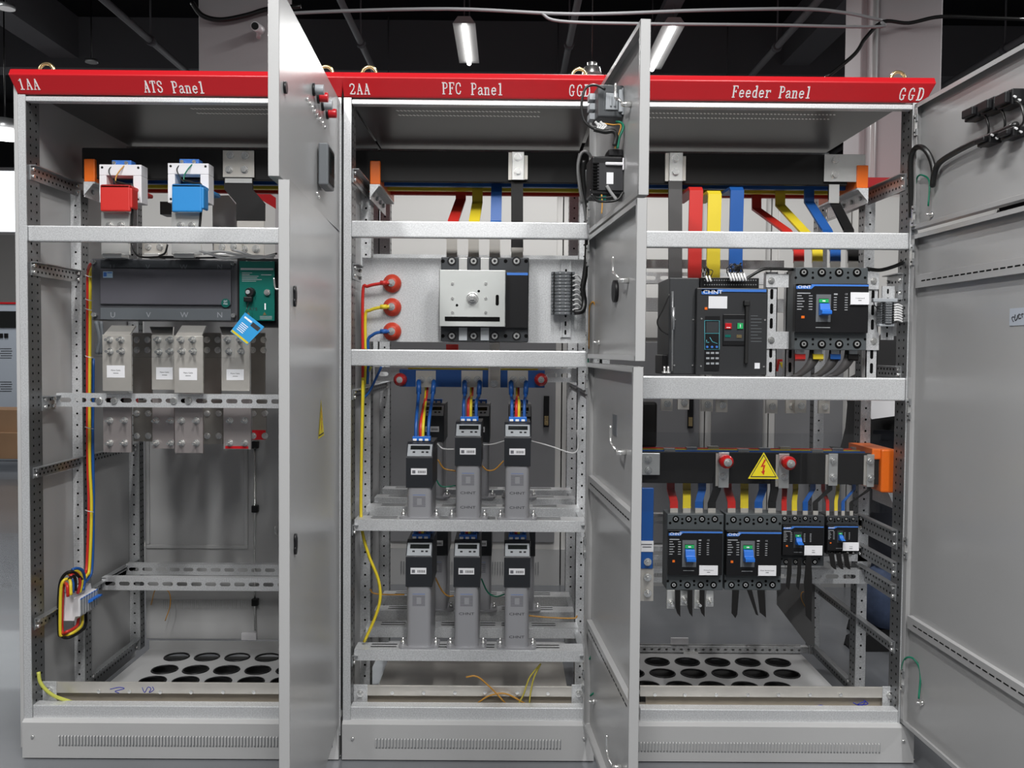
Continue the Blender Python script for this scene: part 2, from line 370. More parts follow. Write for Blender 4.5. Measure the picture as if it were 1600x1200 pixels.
# ---------------------------------------------------------------- header lettering (serif strokes)
TK, TN = .085, .045
GL = {
 'A': [([(.25, 1), (.07, 0)], TN), ([(.25, 1), (.43, 0)], TK), ([(.13, .35), (.37, .35)], TN), ([(0, 0), (.17, 0)], TN), ([(.33, 0), (.5, 0)], TN)],
 '1': [([(.25, 0), (.25, 1)], TK), ([(.25, 1), (.1, .86)], TN), ([(.1, 0), (.4, 0)], TN)],
 '2': [([(.07, .76), (.1, .92), (.25, 1), (.4, .92), (.43, .74), (.36, .52), (.06, .03)], TK * .8), ([(.05, .02), (.44, .02), (.46, .2)], TN * 1.3)],
 'T': [([(.25, 0), (.25, 1)], TK), ([(.03, .8), (.03, .98), (.47, .98), (.47, .8)], TN), ([(.14, 0), (.36, 0)], TN)],
 'S': [([(.42, .75), (.4, .92), (.25, 1), (.1, .92), (.07, .76), (.15, .6), (.35, .44), (.43, .27), (.38, .08), (.24, 0), (.1, .07), (.05, .27)], TK * .75)],
 'P': [([(.12, 0), (.12, 1)], TK), ([(.02, 1), (.3, 1), (.42, .9), (.44, .75), (.42, .6), (.3, .5), (.12, .5)], TN * 1.3), ([(.02, 0), (.24, 0)], TN)],
 'F': [([(.12, 0), (.12, 1)], TK), ([(.02, 1), (.45, 1), (.46, .8)], TN), ([(.12, .53), (.33, .53)], TN), ([(.33, .62), (.33, .44)], TN), ([(.02, 0), (.24, 0)], TN)],
 'C': [([(.44, .72), (.4, .93), (.28, 1), (.12, .9), (.06, .65), (.06, .35), (.12, .1), (.28, 0), (.4, .06), (.45, .25)], TK * .75)],
 'G': [([(.42, .74), (.39, .92), (.27, 1), (.12, .9), (.06, .65), (.06, .35), (.12, .1), (.27, 0), (.4, .08), (.4, .4)], TK * .75), ([(.28, .4), (.5, .4)], TN)],
 'D': [([(.1, 0), (.1, 1)], TK), ([(.01, 1), (.25, 1), (.38, .9), (.45, .65), (.45, .35), (.38, .1), (.25, 0), (.01, 0)], TN * 1.5)],
 'a': [([(.08, .5), (.15, .6), (.28, .63), (.37, .52), (.37, .1), (.47, .02)], TK * .8), ([(.37, .37), (.15, .32), (.07, .18), (.11, .03), (.22, 0), (.37, .13)], TN * 1.3)],
 'n': [([(.1, 0), (.1, .62), (.02, .6)], TK * .9), ([(.1, .48), (.22, .62), (.33, .61), (.38, .5), (.38, 0)], TK * .8), ([(.01, 0), (.19, 0)], TN), ([(.29, 0), (.47, 0)], TN)],
 'e': [([(.08, .34), (.42, .34), (.4, .53), (.27, .63), (.13, .56), (.07, .35), (.11, .1), (.25, 0), (.4, .1)], TN * 1.5)],
 'l': [([(.25, 0), (.25, 1), (.13, .98)], TK), ([(.1, 0), (.4, 0)], TN)],
 'd': [([(.38, 0), (.38, 1), (.28, .98)], TK), ([(.38, .5), (.25, .62), (.12, .55), (.07, .32), (.12, .08), (.24, 0), (.38, .12)], TN * 1.4), ([(.38, 0), (.47, 0)], TN)],
 'r': [([(.15, 0), (.15, .62), (.05, .6)], TK * .9), ([(.15, .42), (.28, .6), (.42, .62), (.43, .5)], TN * 1.4), ([(.04, 0), (.28, 0)], TN)]}
def lettering(mb, s, o, h, u, w, adv=.6, ks=1.0, asp=1.0):
    o, u, w = V(o), V(u).normalized(), V(w).normalized(); n = u.cross(w)
    for i, ch in enumerate(s):
        for pts, t in GL.get(ch, []):
            for a, b in zip(pts, pts[1:]):
                A, B = V((a[0] * asp, a[1])), V((b[0] * asp, b[1])); d = (B - A).normalized(); pn = V((-d.y, d.x)) * t * ks / 2; A2, B2 = A - d * t * .5, B + d * t * .5
                q = [A2 + pn, A2 - pn, B2 - pn, B2 + pn]
                f = lambda p, e: o + u * ((p.x + i * adv) * h) + w * (p.y * h) + n * e
                mb.add([f(p, .0008) for p in q] + [f(p, -.001) for p in q], [(0, 1, 2, 3), (0, 4, 5, 1), (1, 5, 6, 2), (2, 6, 7, 3), (3, 7, 4, 0)])
# ---------------------------------------------------------------- cabinets
ZT = 2.073; ZP = .124; DEP = .88
ZB = .075
def side_holes(m, x, sx, y0, y1, z0, z1, pitch=.0254):
    n = int((z1 - z0) / pitch)
    for c in ((y0 + (y1 - y0) * .28), (y0 + (y1 - y0) * .72)):
        for i in range(n): m.hole((x, c, z0 + .02 + i * pitch), (sx, 0, 0), .0042, 1, 6)
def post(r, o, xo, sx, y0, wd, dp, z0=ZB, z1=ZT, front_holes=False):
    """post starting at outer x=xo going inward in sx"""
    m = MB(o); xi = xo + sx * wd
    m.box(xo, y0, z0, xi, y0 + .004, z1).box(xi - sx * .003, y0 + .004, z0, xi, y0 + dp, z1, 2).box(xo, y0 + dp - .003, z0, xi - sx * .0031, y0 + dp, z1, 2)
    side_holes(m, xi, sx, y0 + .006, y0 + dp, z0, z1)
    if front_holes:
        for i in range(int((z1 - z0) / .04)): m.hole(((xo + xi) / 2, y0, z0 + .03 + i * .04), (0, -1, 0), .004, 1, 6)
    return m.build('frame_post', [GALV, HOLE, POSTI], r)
def srail(r, o, x, sx, y0, y1, z0, z1, w=.02, name='side_rail', holes=True, zb=None):
    """perforated rail running in depth at the side x, facing sx; z0..z1"""
    m = MB(o); m.box(x, y0, z0, x + sx * .003, y1, z1).box(x + sx * .0031, y0, z1 - .003, x + sx * w, y1, z1)
    if holes:
        n = int((y1 - y0 - .02) / .025)
        for i in range(n):
            for (a, b) in ((.30, 0), (.70, .0125)): m.hole((x + sx * .003, y0 + .015 + b + i * .025, z0 + (z1 - z0) * a), (sx, 0, 0), .0045, 1, 6)
    for yy in (y0 + .012, y1 - .012):
        for a in (.25, .75): m.cyl((x + sx * .003, yy, z0 + (z1 - z0) * a), (x + sx * .010, yy, z0 + (z1 - z0) * a), .006, 6, 2)
    return m.build(name, [GALVD, HOLE, ZINC], r)
def crossrail(r, o, x0, x1, Y, z0, z1, slots=True, dep=.03, name='slotted_rail', mt=None, pitch=.047, sl=.036):
    m = MB(o); m.box(x0, Y + .0031, z1 - .003, x1, Y + dep, z1).box(x0, Y + .0031, z0, x1, Y + dep, z0 + .003)
    if not slots: m.box(x0, Y, z0, x1, Y + .003, z1)
    else:
        rr = min(.0075, (z1 - z0) * .17); zc = (z0 + z1) / 2; n = int((x1 - x0 - .02) / pitch); xs = x0 + .03 - pitch / 2; xe = xs + n * pitch
        m.box(x0, Y, z0, xs, Y + .003, z1) if xs > x0 else None
        m.box(xe, Y, z0, x1, Y + .003, z1)
        for i in range(n):
            a_, b_ = xs + i * pitch, xs + (i + 1) * pitch; c_ = (a_ + b_) / 2; L = sl / 2 - rr
            for sg, ze in ((1, z1), (-1, z0)):
                arc = [(c_ + L + rr * cos(R(t)), zc + sg * rr * sin(R(t))) for t in (0, 30, 60, 90)] + [(c_ - L - rr * cos(R(t)), zc + sg * rr * sin(R(t))) for t in (90, 60, 30, 0)]
                m.prism([(b_, zc)] + arc + [(a_, zc), (a_, ze), (b_, ze)], Y, Y + .003)
    return m.build(name, [mt or GALV, HOLE], r)
def lid(r, o, x0, x1, texts, le=.012, re=.012):
    zb, z1, z2 = ZT + .002, ZT + .052, ZT + .072
    m = MB(o); prof = [(.0, zb), (-.032, z1), (-.020, z2), (.9, z2), (.9, zb)]
    yb_ = .012
    # side slant: build as loft between ends
    vsL = [(x0, .0, zb), (x0 - le, -.032, z1), (x0 - le, -.020, z2), (x0 - le, yb_, z2), (x0, yb_, zb)]
    vsR = [(x1, .0, zb), (x1 + re, -.032, z1), (x1 + re, -.020, z2), (x1 + re, yb_, z2), (x1, yb_, zb)]
    m.add(vsL + vsR, [(i, (i + 1) % 5, 5 + (i + 1) % 5, 5 + i) for i in range(5)] + [(4, 3, 2, 1, 0), (5, 6, 7, 8, 9)])
    lo = m.build('header_lid', RED, r, bev=.003)
    MB(o).box(x0 - le, yb_, z2 - .004, x1 + re, .9, z2 - .002).build('top_cover', PAINT, r)
    up = V((0, -.032, z1 - zb)).normalized()
    for (s, px, py, h, adv, asp) in texts:
        t = MB(o)
        q = P(px, py, -.012); zz = (q.z - zb); base = V((q.x, 0, zb)) + up * (zz / up.z) + V((0, -.0006, 0))
        lettering(t, s, base, h, (1, 0, 0), up, adv, 1.4, asp); t.build('lettering', WHITE, lo)
    return lo
def eye(r, o, px, py, Y):
    q = P(px, py, Y); q.z = ZT + .072; m = MB(o)
    m.tube([q + V((cos(t) * .022, 0, .018 + sin(t) * .022)) for t in [-pi / 2 + i * pi / 9 for i in range(19)]], .0055).cyl(q, q + V((0, 0, .006)), .014, 12)
    m.build('lifting_eye', YZINC, r)
def plinth(r, o, x0, x1, pxs, py0=1150, py1=1167, screws=()):
    m = MB(o); ya = -.015
    m.prism([(ya, 0.004), (ya, ZP - .008), (ya + .012, ZP), (.1, ZP), (.1, .004)], x0, x1, 'x')
    za, zb = P(300, py1, ya).z, P(300, py0, ya).z
    for px in pxs:
        x = P(px, 1160, ya).x; m.prism([(ya, za), (ya - .0035, za + .006), (ya - .0035, zb - .003), (ya, zb)], x - .0022, x + .0012, 'x', 0)
        m.quad((x + .0012, ya - .0008, za), (x + .0034, ya - .0008, za), (x + .0034, ya - .0008, zb), (x + .0012, ya - .0008, zb), 1)
    p = m.build('plinth', [PAINT, MGREY], r)
    for (px, py) in screws:
        q = P(px, py, ya); MB(o).cyl(q, q + V((0, -.004, 0)), .006, 12, r2=.004).build('screw', ZINC, p)
def floor_plate(r, o, x0, x1, y0, y1, z, rows, rad=.047, pitch=.1235):
    m = MB(o); n = 20; used = []
    ys = sorted(rows)
    edges = [y0] + [(a[0] + b[0]) / 2 for a, b in zip(ys, ys[1:])] + [y1]
    for k, (yc, xs) in enumerate(ys):
        ya, yb = edges[k], edges[k + 1]
        xs = sorted(xs); mid = [(p_ + q_) / 2 for p_, q_ in zip(xs, xs[1:])]
        cells = list(zip([xs[0] - pitch / 2] + mid, mid + [xs[-1] + pitch / 2], xs))
        cur = x0
        for (a, b, x) in cells:
            if a > cur + 1e-5: m.quad((cur, ya, z), (a, ya, z), (a, yb, z), (cur, yb, z))
            sq = []; ci = []
            for i in range(n):
                t = 2 * pi * i / n - 3 * pi / 4; c, s_ = cos(t), sin(t)
                ci.append((x + rad * c, yc + rad * s_, z))
                kx = ((b - x) if c > 0 else (x - a)) / abs(c) if abs(c) > 1e-9 else 9; ky = ((yb - yc) if s_ > 0 else (yc - ya)) / abs(s_) if abs(s_) > 1e-9 else 9
                kk = min(kx, ky); sq.append((x + c * kk, yc + s_ * kk, z))
            cn = [(a, ya, z), (b, ya, z), (b, yb, z), (a, yb, z)]
            vs = ci + sq + cn; fs = []
            for i in range(n):
                j = (i + 1) % n; p, q = sq[i], sq[j]; f = [i, n + i, n + j, j]
                # insert the cell corner when the ray pair straddles it
                if abs(p[0] - q[0]) > 1e-6 and abs(p[1] - q[1]) > 1e-6:
                    cidx = min(range(4), key=lambda c4: (V(cn[c4]) - (V(p) + V(q)) / 2).length); f = [i, n + i, 2 * n + cidx, n + j, j]
                fs.append(tuple(f))
            m.add(vs, fs, 0)
            cur = b
        if cur < x1: m.quad((cur, ya, z), (x1, ya, z), (x1, yb, z), (cur, yb, z))
    m.box(x0, y1, z, x1, y1 + .003, z + .035)
    fp = m.build('gland_plate', PAINT, r)
    g = MB(o)
    for (yc, xs) in ys:
        for x in xs:
            if x - rad < x0 or x + rad > x1: continue
            cs = [V((x + cos(2 * pi * i / 20) * rad, yc + sin(2 * pi * i / 20) * rad, z + .001)) for i in range(21)]
            g.tube(cs, .0035, n=6, sub=0)
    g.build('rubber_grommets', BLACK, fp)['kind'] = 'stuff'
    MB(o).box(x0, y0, z - .03, x1, y1, z - .028).build('under_plate_shade', BLACKM, fp)  # added black sheet standing in for the shade under the cable holes
def top_rail(r, o, x0, x1):
    MB(o).box(x0, .0, ZT - .020, x1, .03, ZT - .005).box(x0, .012, ZT - .0049, x1, .03, ZT).build('top_rail', GALV, r, bev=.004)
def roof(r, o, x0, x1, pxrows):
    m = MB(o).box(x0, .03, ZT + .028, x1, DEP, ZT + .031)
    z = ZT + .028
    for (yv, xa, xb) in pxrows:
        i = 0
        while xa + i * .0125 < xb:
            m.slot((xa + i * .0125, yv, z), (0, 0, -1), V((.45, 1, 0)).normalized(), .018, .0036, 1); i += 1  # bright slot patches: light through the roof openings put in as colour
    m.build('roof_sheet', [ROOFM, TINL], r)
    m = MB(o).box(x0, DEP - .06, ZT - .02, x1, DEP - .056, ZT + .02)
    for i in range(int((x1 - x0) / .04)): m.hole((x0 + .02 + i * .04, DEP - .06, ZT), (0, -1, 0), .004, 1, 6)
    m.build('rear_top_rail', [GALVD, HOLE], r)
def beam(r, o, px, Y=.012, d=.03, name='cross_beam', bolts=True):
    x0, z0, x1, z1 = rect(*px, Y); return MB(o).box(x0, Y, z0, x1, Y + d, z1).build(name, GALV, r, bev=.004)
def sill(r, o, pxa, pxb, pya, pyb):
    x0, z0, x1, z1 = rect(pxa, pya, pxb, pyb, .008); MB(o).box(x0, .008, z0 - .02, x1, .05, z1).build('sill', GALV, r, bev=.003)

# ------ cabinet 1
o1 = (-1.0, 0, 0)
c1 = thing('switchgear_cabinet', 'left open switchgear cabinet with red header reading ATS Panel', 'cabinet', o1, 'open switchgear cabinets')
lid(c1, o1, -1.0, -.003, [('1AA', 30, 139, .031, .72, 1.15), ('ATS', 225, 143, .034, .60, 1), ('Panel', 269, 144, .034, .60, 1)])
eye(c1, o1, 73, 112, .06); eye(c1, o1, 509, 116, .06)
MB(o1).box(-1.013, .0, .03, -1.001, DEP, ZT + .03).build('side_panel', PAINT, c1, bev=.002)
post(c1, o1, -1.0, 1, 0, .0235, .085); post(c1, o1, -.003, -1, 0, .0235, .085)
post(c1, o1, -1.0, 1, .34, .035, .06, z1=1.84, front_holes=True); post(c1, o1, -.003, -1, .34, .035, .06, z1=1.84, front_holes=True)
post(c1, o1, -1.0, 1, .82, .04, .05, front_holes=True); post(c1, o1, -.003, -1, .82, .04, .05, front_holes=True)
top_rail(c1, o1, -.976, -.027)
roof(c1, o1, -1.0, -.004, [(.20 + .06 * i, -.55, -.04) for i in range(3)])
for (ya, yb, Ya, Yb) in ((260, 283, .02, .34), (410, 431, .02, .34), (729, 746, .02, .82), (962, 980, .02, .82)):
    srail(c1, o1, -.976, 1, Ya, Yb, P(55, yb, .05).z, P(55, ya, .05).z)
srail(c1, o1, -.976, 1, .4, .82, ZB, ZB + .05); srail(c1, o1, -.976, 1, .08, .16, P(60, 641, .1).z, P(60, 618, .1).z, w=.03, name='rail_bracket')
srail(c1, o1, -.976, 1, .5, .82, P(160, 920, .5).z, P(160, 903, .5).z)
beam(c1, o1, (42, 354, 526, 379))
a = rect(88, 616, 526, 637, .15); crossrail(c1, o1, a[0], a[2], .15, a[1], a[3], pitch=.0495, sl=.038)
a = rect(159, 903, 500, 923, .5); crossrail(c1, o1, a[0], a[2], .5, a[1], a[3], pitch=.053, sl=.04)
a = rect(197, 882, 500, 899, .7); crossrail(c1, o1, a[0], a[2], .7, a[1], a[3], pitch=.053, sl=.04)
sill(c1, o1, 49, 529, 1103, 1122)
plinth(c1, o1, -1.0, -.006, [93 + i * 5.0 for i in range(86)], screws=[(51, 1151), (512, 1152)])
pz = .072
def rowx(y, pxs, py): return [PZ(p, py, pz).x for p in pxs]
rows1 = [(PZ(300, 1027, pz).y, rowx(0, [276 + 47.6 * i for i in range(5)], 1027)), (PZ(300, 1047, pz).y, rowx(0, [257 + 48.8 * i for i in range(6)], 1047)), (PZ(300, 1065, pz).y, rowx(0, [238 + 51.5 * i for i in range(5)], 1065)), (PZ(300, 1087, pz).y, rowx(0, [216 + 54 * i for i in range(5)], 1087))]
floor_plate(c1, o1, -.93, -.05, .30, .84, pz, rows1)
# rear doors of cabinet 1
def rear_door(r, o, x0, x1, z0, z1, frame=True):
    d = MB(o).box(x0, DEP - .012, z0, x1, DEP, z1).build('rear_door', PAINT, r, bev=.003)
    return d
zr = P(300, 560, .86).z
d = rear_door(c1, o1, -.955, -.20, ZB + .03, 2.0 - .75 + .18)
x0, z0, x1, z1 = rect(228, 640, 388, 857, DEP - .012); m = MB(o1); t = .016
for (a, b, c_, e) in ((x0, z0, x1, z0 + t), (x0, z1 - t, x1, z1), (x0, z0 + t, x0 + t, z1 - t), (x1 - t, z0 + t, x1, z1 - t)): m.fbox(a, b, c_, e, DEP - .020, .008)
m.build('stiffening_frame', PAINT, d, bev=.003)
m = MB(o1)
for i in range(52):
    q = P(255 + i * 3.0, 944, DEP - .012); m.fbox(q.x - .0015, q.z - .018, q.x + .0018, q.z + .018, DEP - .015, .003)
m.build('louvre_row', PAINT, d)
d = rear_door(c1, o1, -.195, -.05, ZB + .03, 1.43)
q = P(428, 830, DEP - .02); 
m = MB(o1).cyl(P(398, 690, DEP - .03), P(398, 985, DEP - .03), .004, 8)
m.build('lock_rod', ZINC, d)
for py in (695, 795, 941): a = rect(393, py - 5, 403, py + 6, DEP - .035); MB(o1).fbox(*a, DEP - .04, .025).build('rod_guide', BLACK, d, bev=.003)
m = MB(o1).tube([P(430, 822, DEP - .05), P(431, 834, DEP - .05), P(435, 838, DEP - .03)], .005); m.build('latch_hook', ZINC, d)
a = rect(377, 990, 400, 1000, DEP - .03); MB(o1).fbox(*a, DEP - .03, .015).build('latch_plate', WPLAS, d)
# upright door
def door(r, o, hx, hy, s, W, z0, z1, nrm, th=.022, name='door', lip=.0):
    """door local frame: x=distance from hinge, z=height, y=normal (towards the inner side = nrm)"""
    c = math.sqrt(1 - s * s); M = Matrix(((s, nrm * c, 0, hx), (-c, nrm * s, 0, hy), (0, 0, 1, 0), (0, 0, 0, 1)))
    m = MB(o, M); m.box(.0, 0, z0, W, .0018, z1)
    f = .022
    for (a, b, c_, e) in ((0, z0, W, z0 + .0018), (0, z1 - .0018, W, z1), (0, z0, .0018, z1), (W - .0018, z0, W, z1)): m.box(a, 0, b, c_, th, e)
    for (a, b, c_, e) in ((0, z0, W, z0 + .014), (0, z1 - .014, W, z1), (0, z0, .02, z1), (W - .014, z0, W, z1)): m.box(a, th - .0015, b, c_, th, e)
    d = m.build(name, PAINTD, r, bev=.0012)
    return d, M
def dhit(px, py, M):
    n = (M.to_3x3() @ V((0, 1, 0))); p0 = M.translation; r_ = ray(px, py); t = (p0 - CAMP).dot(n) / r_.dot(n); return M.inverted() @ (CAMP + r_ * t)
def solve_s(px, py, hx, W):
    best = None
    for i in range(400):
        s = -.05 + i * .0005; c = math.sqrt(1 - s * s); q = P(px, py, -.002 - W * c)
        e = abs(q.x - (hx + s * W))
        if best is None or e < best[0]: best = (e, s)
    return best[1]
W1 = .915; hx1 = P(531.0, 560, -.002).x
s1u = solve_s(437, 270, hx1, W1); s1l = solve_s(453.5, 700, hx1, W1)
zu = P(531, 364, 0).z; 
# door1: outer face looks +X ; inner normal is -X side  => nrm=-1
dU, M1u = door(c1, o1, hx1, -.004, s1u, W1, zu + .004, ZT - .012, -1, th=.024, name='upper_door')
dL, M1l = door(c1, o1, hx1, -.004, s1l, W1, P(531, 1127, 0).z, zu - .002, -1, th=.024, name='lower_door')
# door furniture, on the outer face => local y negative
def on(M, px, py): q = dhit(px, py, M); return q.x, q.z
for (px, py, cm) in ((489, 140, LGREY), (496, 152, RED), (503, 164, LGREY), (510, 177, RED)):
    u, z = on(M1u, px, py); MB(o1, M1u).cyl((u, 0, z), (u, -.006, z), .016, 18, 1).cyl((u, -.006, z), (u, -.028, z), .0125, 18, 0).build('push_button' if cm is LGREY else 'indicator_lamp', [cm, BLACK], dU, bev=.001)
for i in range(8):
    u, z = on(M1u, 479 + i * 3.9, 155 + i * 6.2); MB(o1, M1u).cyl((u, 0, z), (u, -.005, z), .005, 8).build('rivet', ZINC, dU)
for (px, py) in ((494, 302), (497, 308)):
    u, z = on(M1u, px, py); MB(o1, M1u).cyl((u, 0, z), (u, -.005, z), .005, 8).build('rivet', ZINC, dU)
u, z = on(M1u, 500, 262)
mt = tag(MB((hx1, -.35, z)), None, None) if False else None
MM = M1u
meter = thing('panel_meter', 'square dark panel meter mounted on the left cabinet upper door', 'meter', (M1u @ V((u, -.01, z))))
mo = tuple(M1u @ V((u, -.01, z)))
MB(mo, M1u).box(u - .055, -.004, z - .055, u + .055, -.030, z + .055).build('meter_case', MGREY, meter, bev=.004)
MB(mo, M1u).box(u - .045, -.030, z - .045, u + .045, -.032, z + .045).build('meter_bezel', BLACK, meter)
MB(mo, M1u).box(u - .034, -.032, z - .025, u + .034, -.0335, z + .036).build('meter_screen', SCREEN, meter)
u, z = on(M1u, 444, 137); MB(o1, M1u).cyl((u, 0, z), (u, -.006, z), .013, 16).build('door_lock', BLACK, dU)
for (px, py) in ((459, 463), (460, 850)):
    u, z = on(M1l, px, py); k_ = MB(o1, M1l).cyl((u, 0, z - .012), (u, -.005, z - .012), .011, 14).cyl((u, 0, z + .012), (u, -.005, z + .012), .011, 14).box(u - .009, 0, z - .012, u + .009, -.006, z + .012).build('door_lock', BLACK, dL)
# triangular warning sticker
def tri_sign(mb, u, z, s, y0, fl=1, ink=1, mb_bolt=2):
    def T(a, b, e): return (u + a * s * fl, y0 - e, z + b * s)
    mb.add([T(-.5, -.4, 0), T(.5, -.4, 0), T(0, .47, 0)], [(0, 1, 2)], 0)
    k = .86
    mb.add([T(-.5 * k, -.35, .0004), T(.5 * k, -.35, .0004), T(0, .40, .0004)], [(0, 1, 2)], 1)
    k = .77
    mb.add([T(-.5 * k, -.315, .0008), T(.5 * k, -.315, .0008), T(0, .345, .0008)], [(0, 1, 2)], 0)
    b = [(.03, .24), (-.10, -.02), (-.01, .0), (-.04, -.16), (-.09, -.15), (.01, -.28), (.05, -.12), (.01, -.13), (.06, .06), (-.02, .04), (.08, .22)]
    mb.add([T(x, y, .0012) for x, y in b], [(0, 1, 9, 10), (1, 2, 8, 9), (2, 3, 7, 8), (3, 4, 5), (3, 5, 6), (3, 6, 7)], mb_bolt)
u, z = on(M1l, 501.5, 656)
st = MB(o1, M1l); tri_sign(st, u, z, .115, -.0006, 1, 1, 2); st.build('warning_sticker', [YEL, INK, RED], dL)
# closed strip of the door seam and rail on inner right side
# ground bar cabinet 1
def ground_bar(label, pxa, pxb, pya, pyb, bolts, ends, marks=()):
    Y = .075; x0, z0, x1, z1 = rect(pxa, pya, pxb, pyb, Y); o = (x0, Y, z0)
    r = thing('ground_bar', label, 'busbar', o, 'tinned earth bars along the cabinet bottoms')
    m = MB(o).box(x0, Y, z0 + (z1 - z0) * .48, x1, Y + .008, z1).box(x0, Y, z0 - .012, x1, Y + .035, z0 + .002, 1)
    m.box(x0 + .02, Y + .012, z0, x1 - .02, Y + .014, z0 + (z1 - z0) * .5, 1); m.build('copper_bar', [TIN, mat('bar_beige_reflection', (.42, .38, .32), .45, .6)], r, bev=.001)  # second tone of the bar bottom: beige reflection put into the colour
    for px, py in bolts: q = P(px, py, Y); MB(o).cyl(q, q + V((0, -.005, 0)), .006, 8).build('bolt', ZINC, r)
    for px, py in ends:
        a = rect(px - 11, py - 13, px + 11, py + 26, Y - .006); MB(o).fbox(*a, Y - .006, .005).build('end_bracket', GALV, r, bev=.001)
        q = P(px, py, Y - .006); MB(o).cyl(q, q + V((0, -.005, 0)), .012, 6).cyl(q + V((0, -.005, 0)), q + V((0, -.012, 0)), .006, 8).build('bolt', ZINC, r)
    return r, o
INKB = mat('blue_ink', (.02, .03, .35), .6)
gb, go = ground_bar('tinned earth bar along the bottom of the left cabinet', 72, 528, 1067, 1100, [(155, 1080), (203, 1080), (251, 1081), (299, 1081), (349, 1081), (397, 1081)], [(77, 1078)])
m = MB(go)
for seg in ([(172, 1077), (186, 1074), (194, 1076), (180, 1080), (186, 1083)], [(222, 1074), (226, 1082), (231, 1074), (236, 1076), (233, 1082), (240, 1078), (238, 1073)]):
    m.tube([P(x, y, .0745) for x, y in seg], .0012, n=4)
m.build('pen_marks', INKB, gb)

# ------ cabinet 2
o2 = (.005, 0, 0); X2a, X2b = .0045, .798
c2 = thing('switchgear_cabinet', 'middle open switchgear cabinet with red header reading PFC Panel', 'cabinet', o2, 'open switchgear cabinets')
lid(c2, o2, X2a, .805, [('2AA', 546, 146, .031, .72, 1.15), ('PFC', 691, 146, .034, .60, 1), ('Panel', 736, 147, .034, .60, 1), ('GGD', 889, 149, .034, .70, 1)], le=.003, re=.003)
eye(c2, o2, 577, 118, .06); eye(c2, o2, 905, 122, .06)
post(c2, o2, X2a, 1, 0, .0235, .085); post(c2, o2, X2b, -1, 0, .0235, .085)
post(c2, o2, X2a, 1, .34, .035, .06, z1=1.84, front_holes=True); post(c2, o2, X2b, -1, .34, .035, .06, z1=1.84, front_holes=True)
post(c2, o2, X2a, 1, .82, .04, .05, front_holes=True); post(c2, o2, X2b, -1, .82, .04, .05, front_holes=True)
top_rail(c2, o2, X2a + .024, X2b - .024)
roof(c2, o2, X2a, X2b, [(.20 + .06 * i, .14, .62) for i in range(3)])
for (ya, yb, Ya, Yb) in ((264, 286, .02, .34), (412, 436, .02, .16)): srail(c2, o2, X2a + .024, 1, Ya, Yb, P(555, yb, .03).z, P(555, ya, .03).z)
for py in (616, 826, 1028): srail(c2, o2, X2a + .024, 1, .02, .82, P(555, py + 8, .05).z, P(555, py - 8, .05).z); srail(c2, o2, X2b - .024, -1, .02, .82, P(915, py + 8, .05).z, P(915, py - 8, .05).z)
srail(c2, o2, X2b - .024, -1, .02, .34, P(915, 290, .05).z, P(915, 268, .05).z)
beam(c2, o2, (548, 346, 927, 372)); beam(c2, o2, (547, 547, 924, 573))
MB(o2).box(X2a - .001, .10, ZB, X2a + .0005, .34, 1.85).build('side_sheet', PAINT, c2)
MB(o2).box(X2a + .0, .40, ZB, X2a + .002, .82, 1.25).build('side_sheet', PAINT, c2)
# capacitor shelves
def shelf(z, ys, nm='shelf_rail'):
    for Y in ys:
        m = MB(o2); x0, x1 = X2a + .03 , X2b - .03
        m.box(x0, Y, z - .036, x1, Y + .002, z).box(x0, Y, z - .002, x1, Y + .075, z)
        for i in range(6): m.slot((x0 + .09 + i * .105, Y + .03, z), (0, 0, 1), (1, 0, 0), .085, .004, 1); m.slot((x0 + .09 + i * .105, Y + .055, z), (0, 0, 1), (1, 0, 0), .085, .004, 1)
        m.build('shelf_rail', [GALV, HOLE], c2, bev=.0012)
zs1, zs2 = P(735, 813, .03).z, P(735, 1016, .03).z
SY = (.03, .27, .47, .68)
shelf(zs1, SY); shelf(zs2, SY)
a = rect(583, 575, 908, 597, .36); crossrail(c2, o2, a[0], a[2], .40, a[1], a[3], pitch=.05)
a = rect(575, 396, 912, 409, .45); crossrail(c2, o2, a[0], a[2], .5, a[1], a[3], slots=False)
a = rect(612, 992, 905, 1003, .78); crossrail(c2, o2, X2a + .04, X2b - .04, .8, ZB, ZB + .04, pitch=.04, sl=.02)
pl = rect(566, 405, 916, 535, .115); MB(o2).fbox(*pl, .115, .003).box(pl[0], .115, pl[3], pl[2], .135, pl[3] + .002).build('mounting_plate', GALV, c2)
MB(o2).box(X2a + .06, .12, ZB + .02, X2b - .06, .8, ZB + .023).build('bottom_sheet', TIN, c2)
sill(c2, o2, 547, 919, 1105, 1124)
plinth(c2, o2, X2a, X2b, [588 + i * 5.03 for i in range(58)], py0=1152, py1=1168, screws=[(551, 1154), (912.5, 1154)])
gb, go = ground_bar('tinned earth bar along the bottom of the middle cabinet', 553, 918, 1072, 1103, [(613, 1082), (662, 1082), (711, 1082), (758, 1082), (808, 1082), (856, 1083)], [(563, 1083), (904, 1083)])
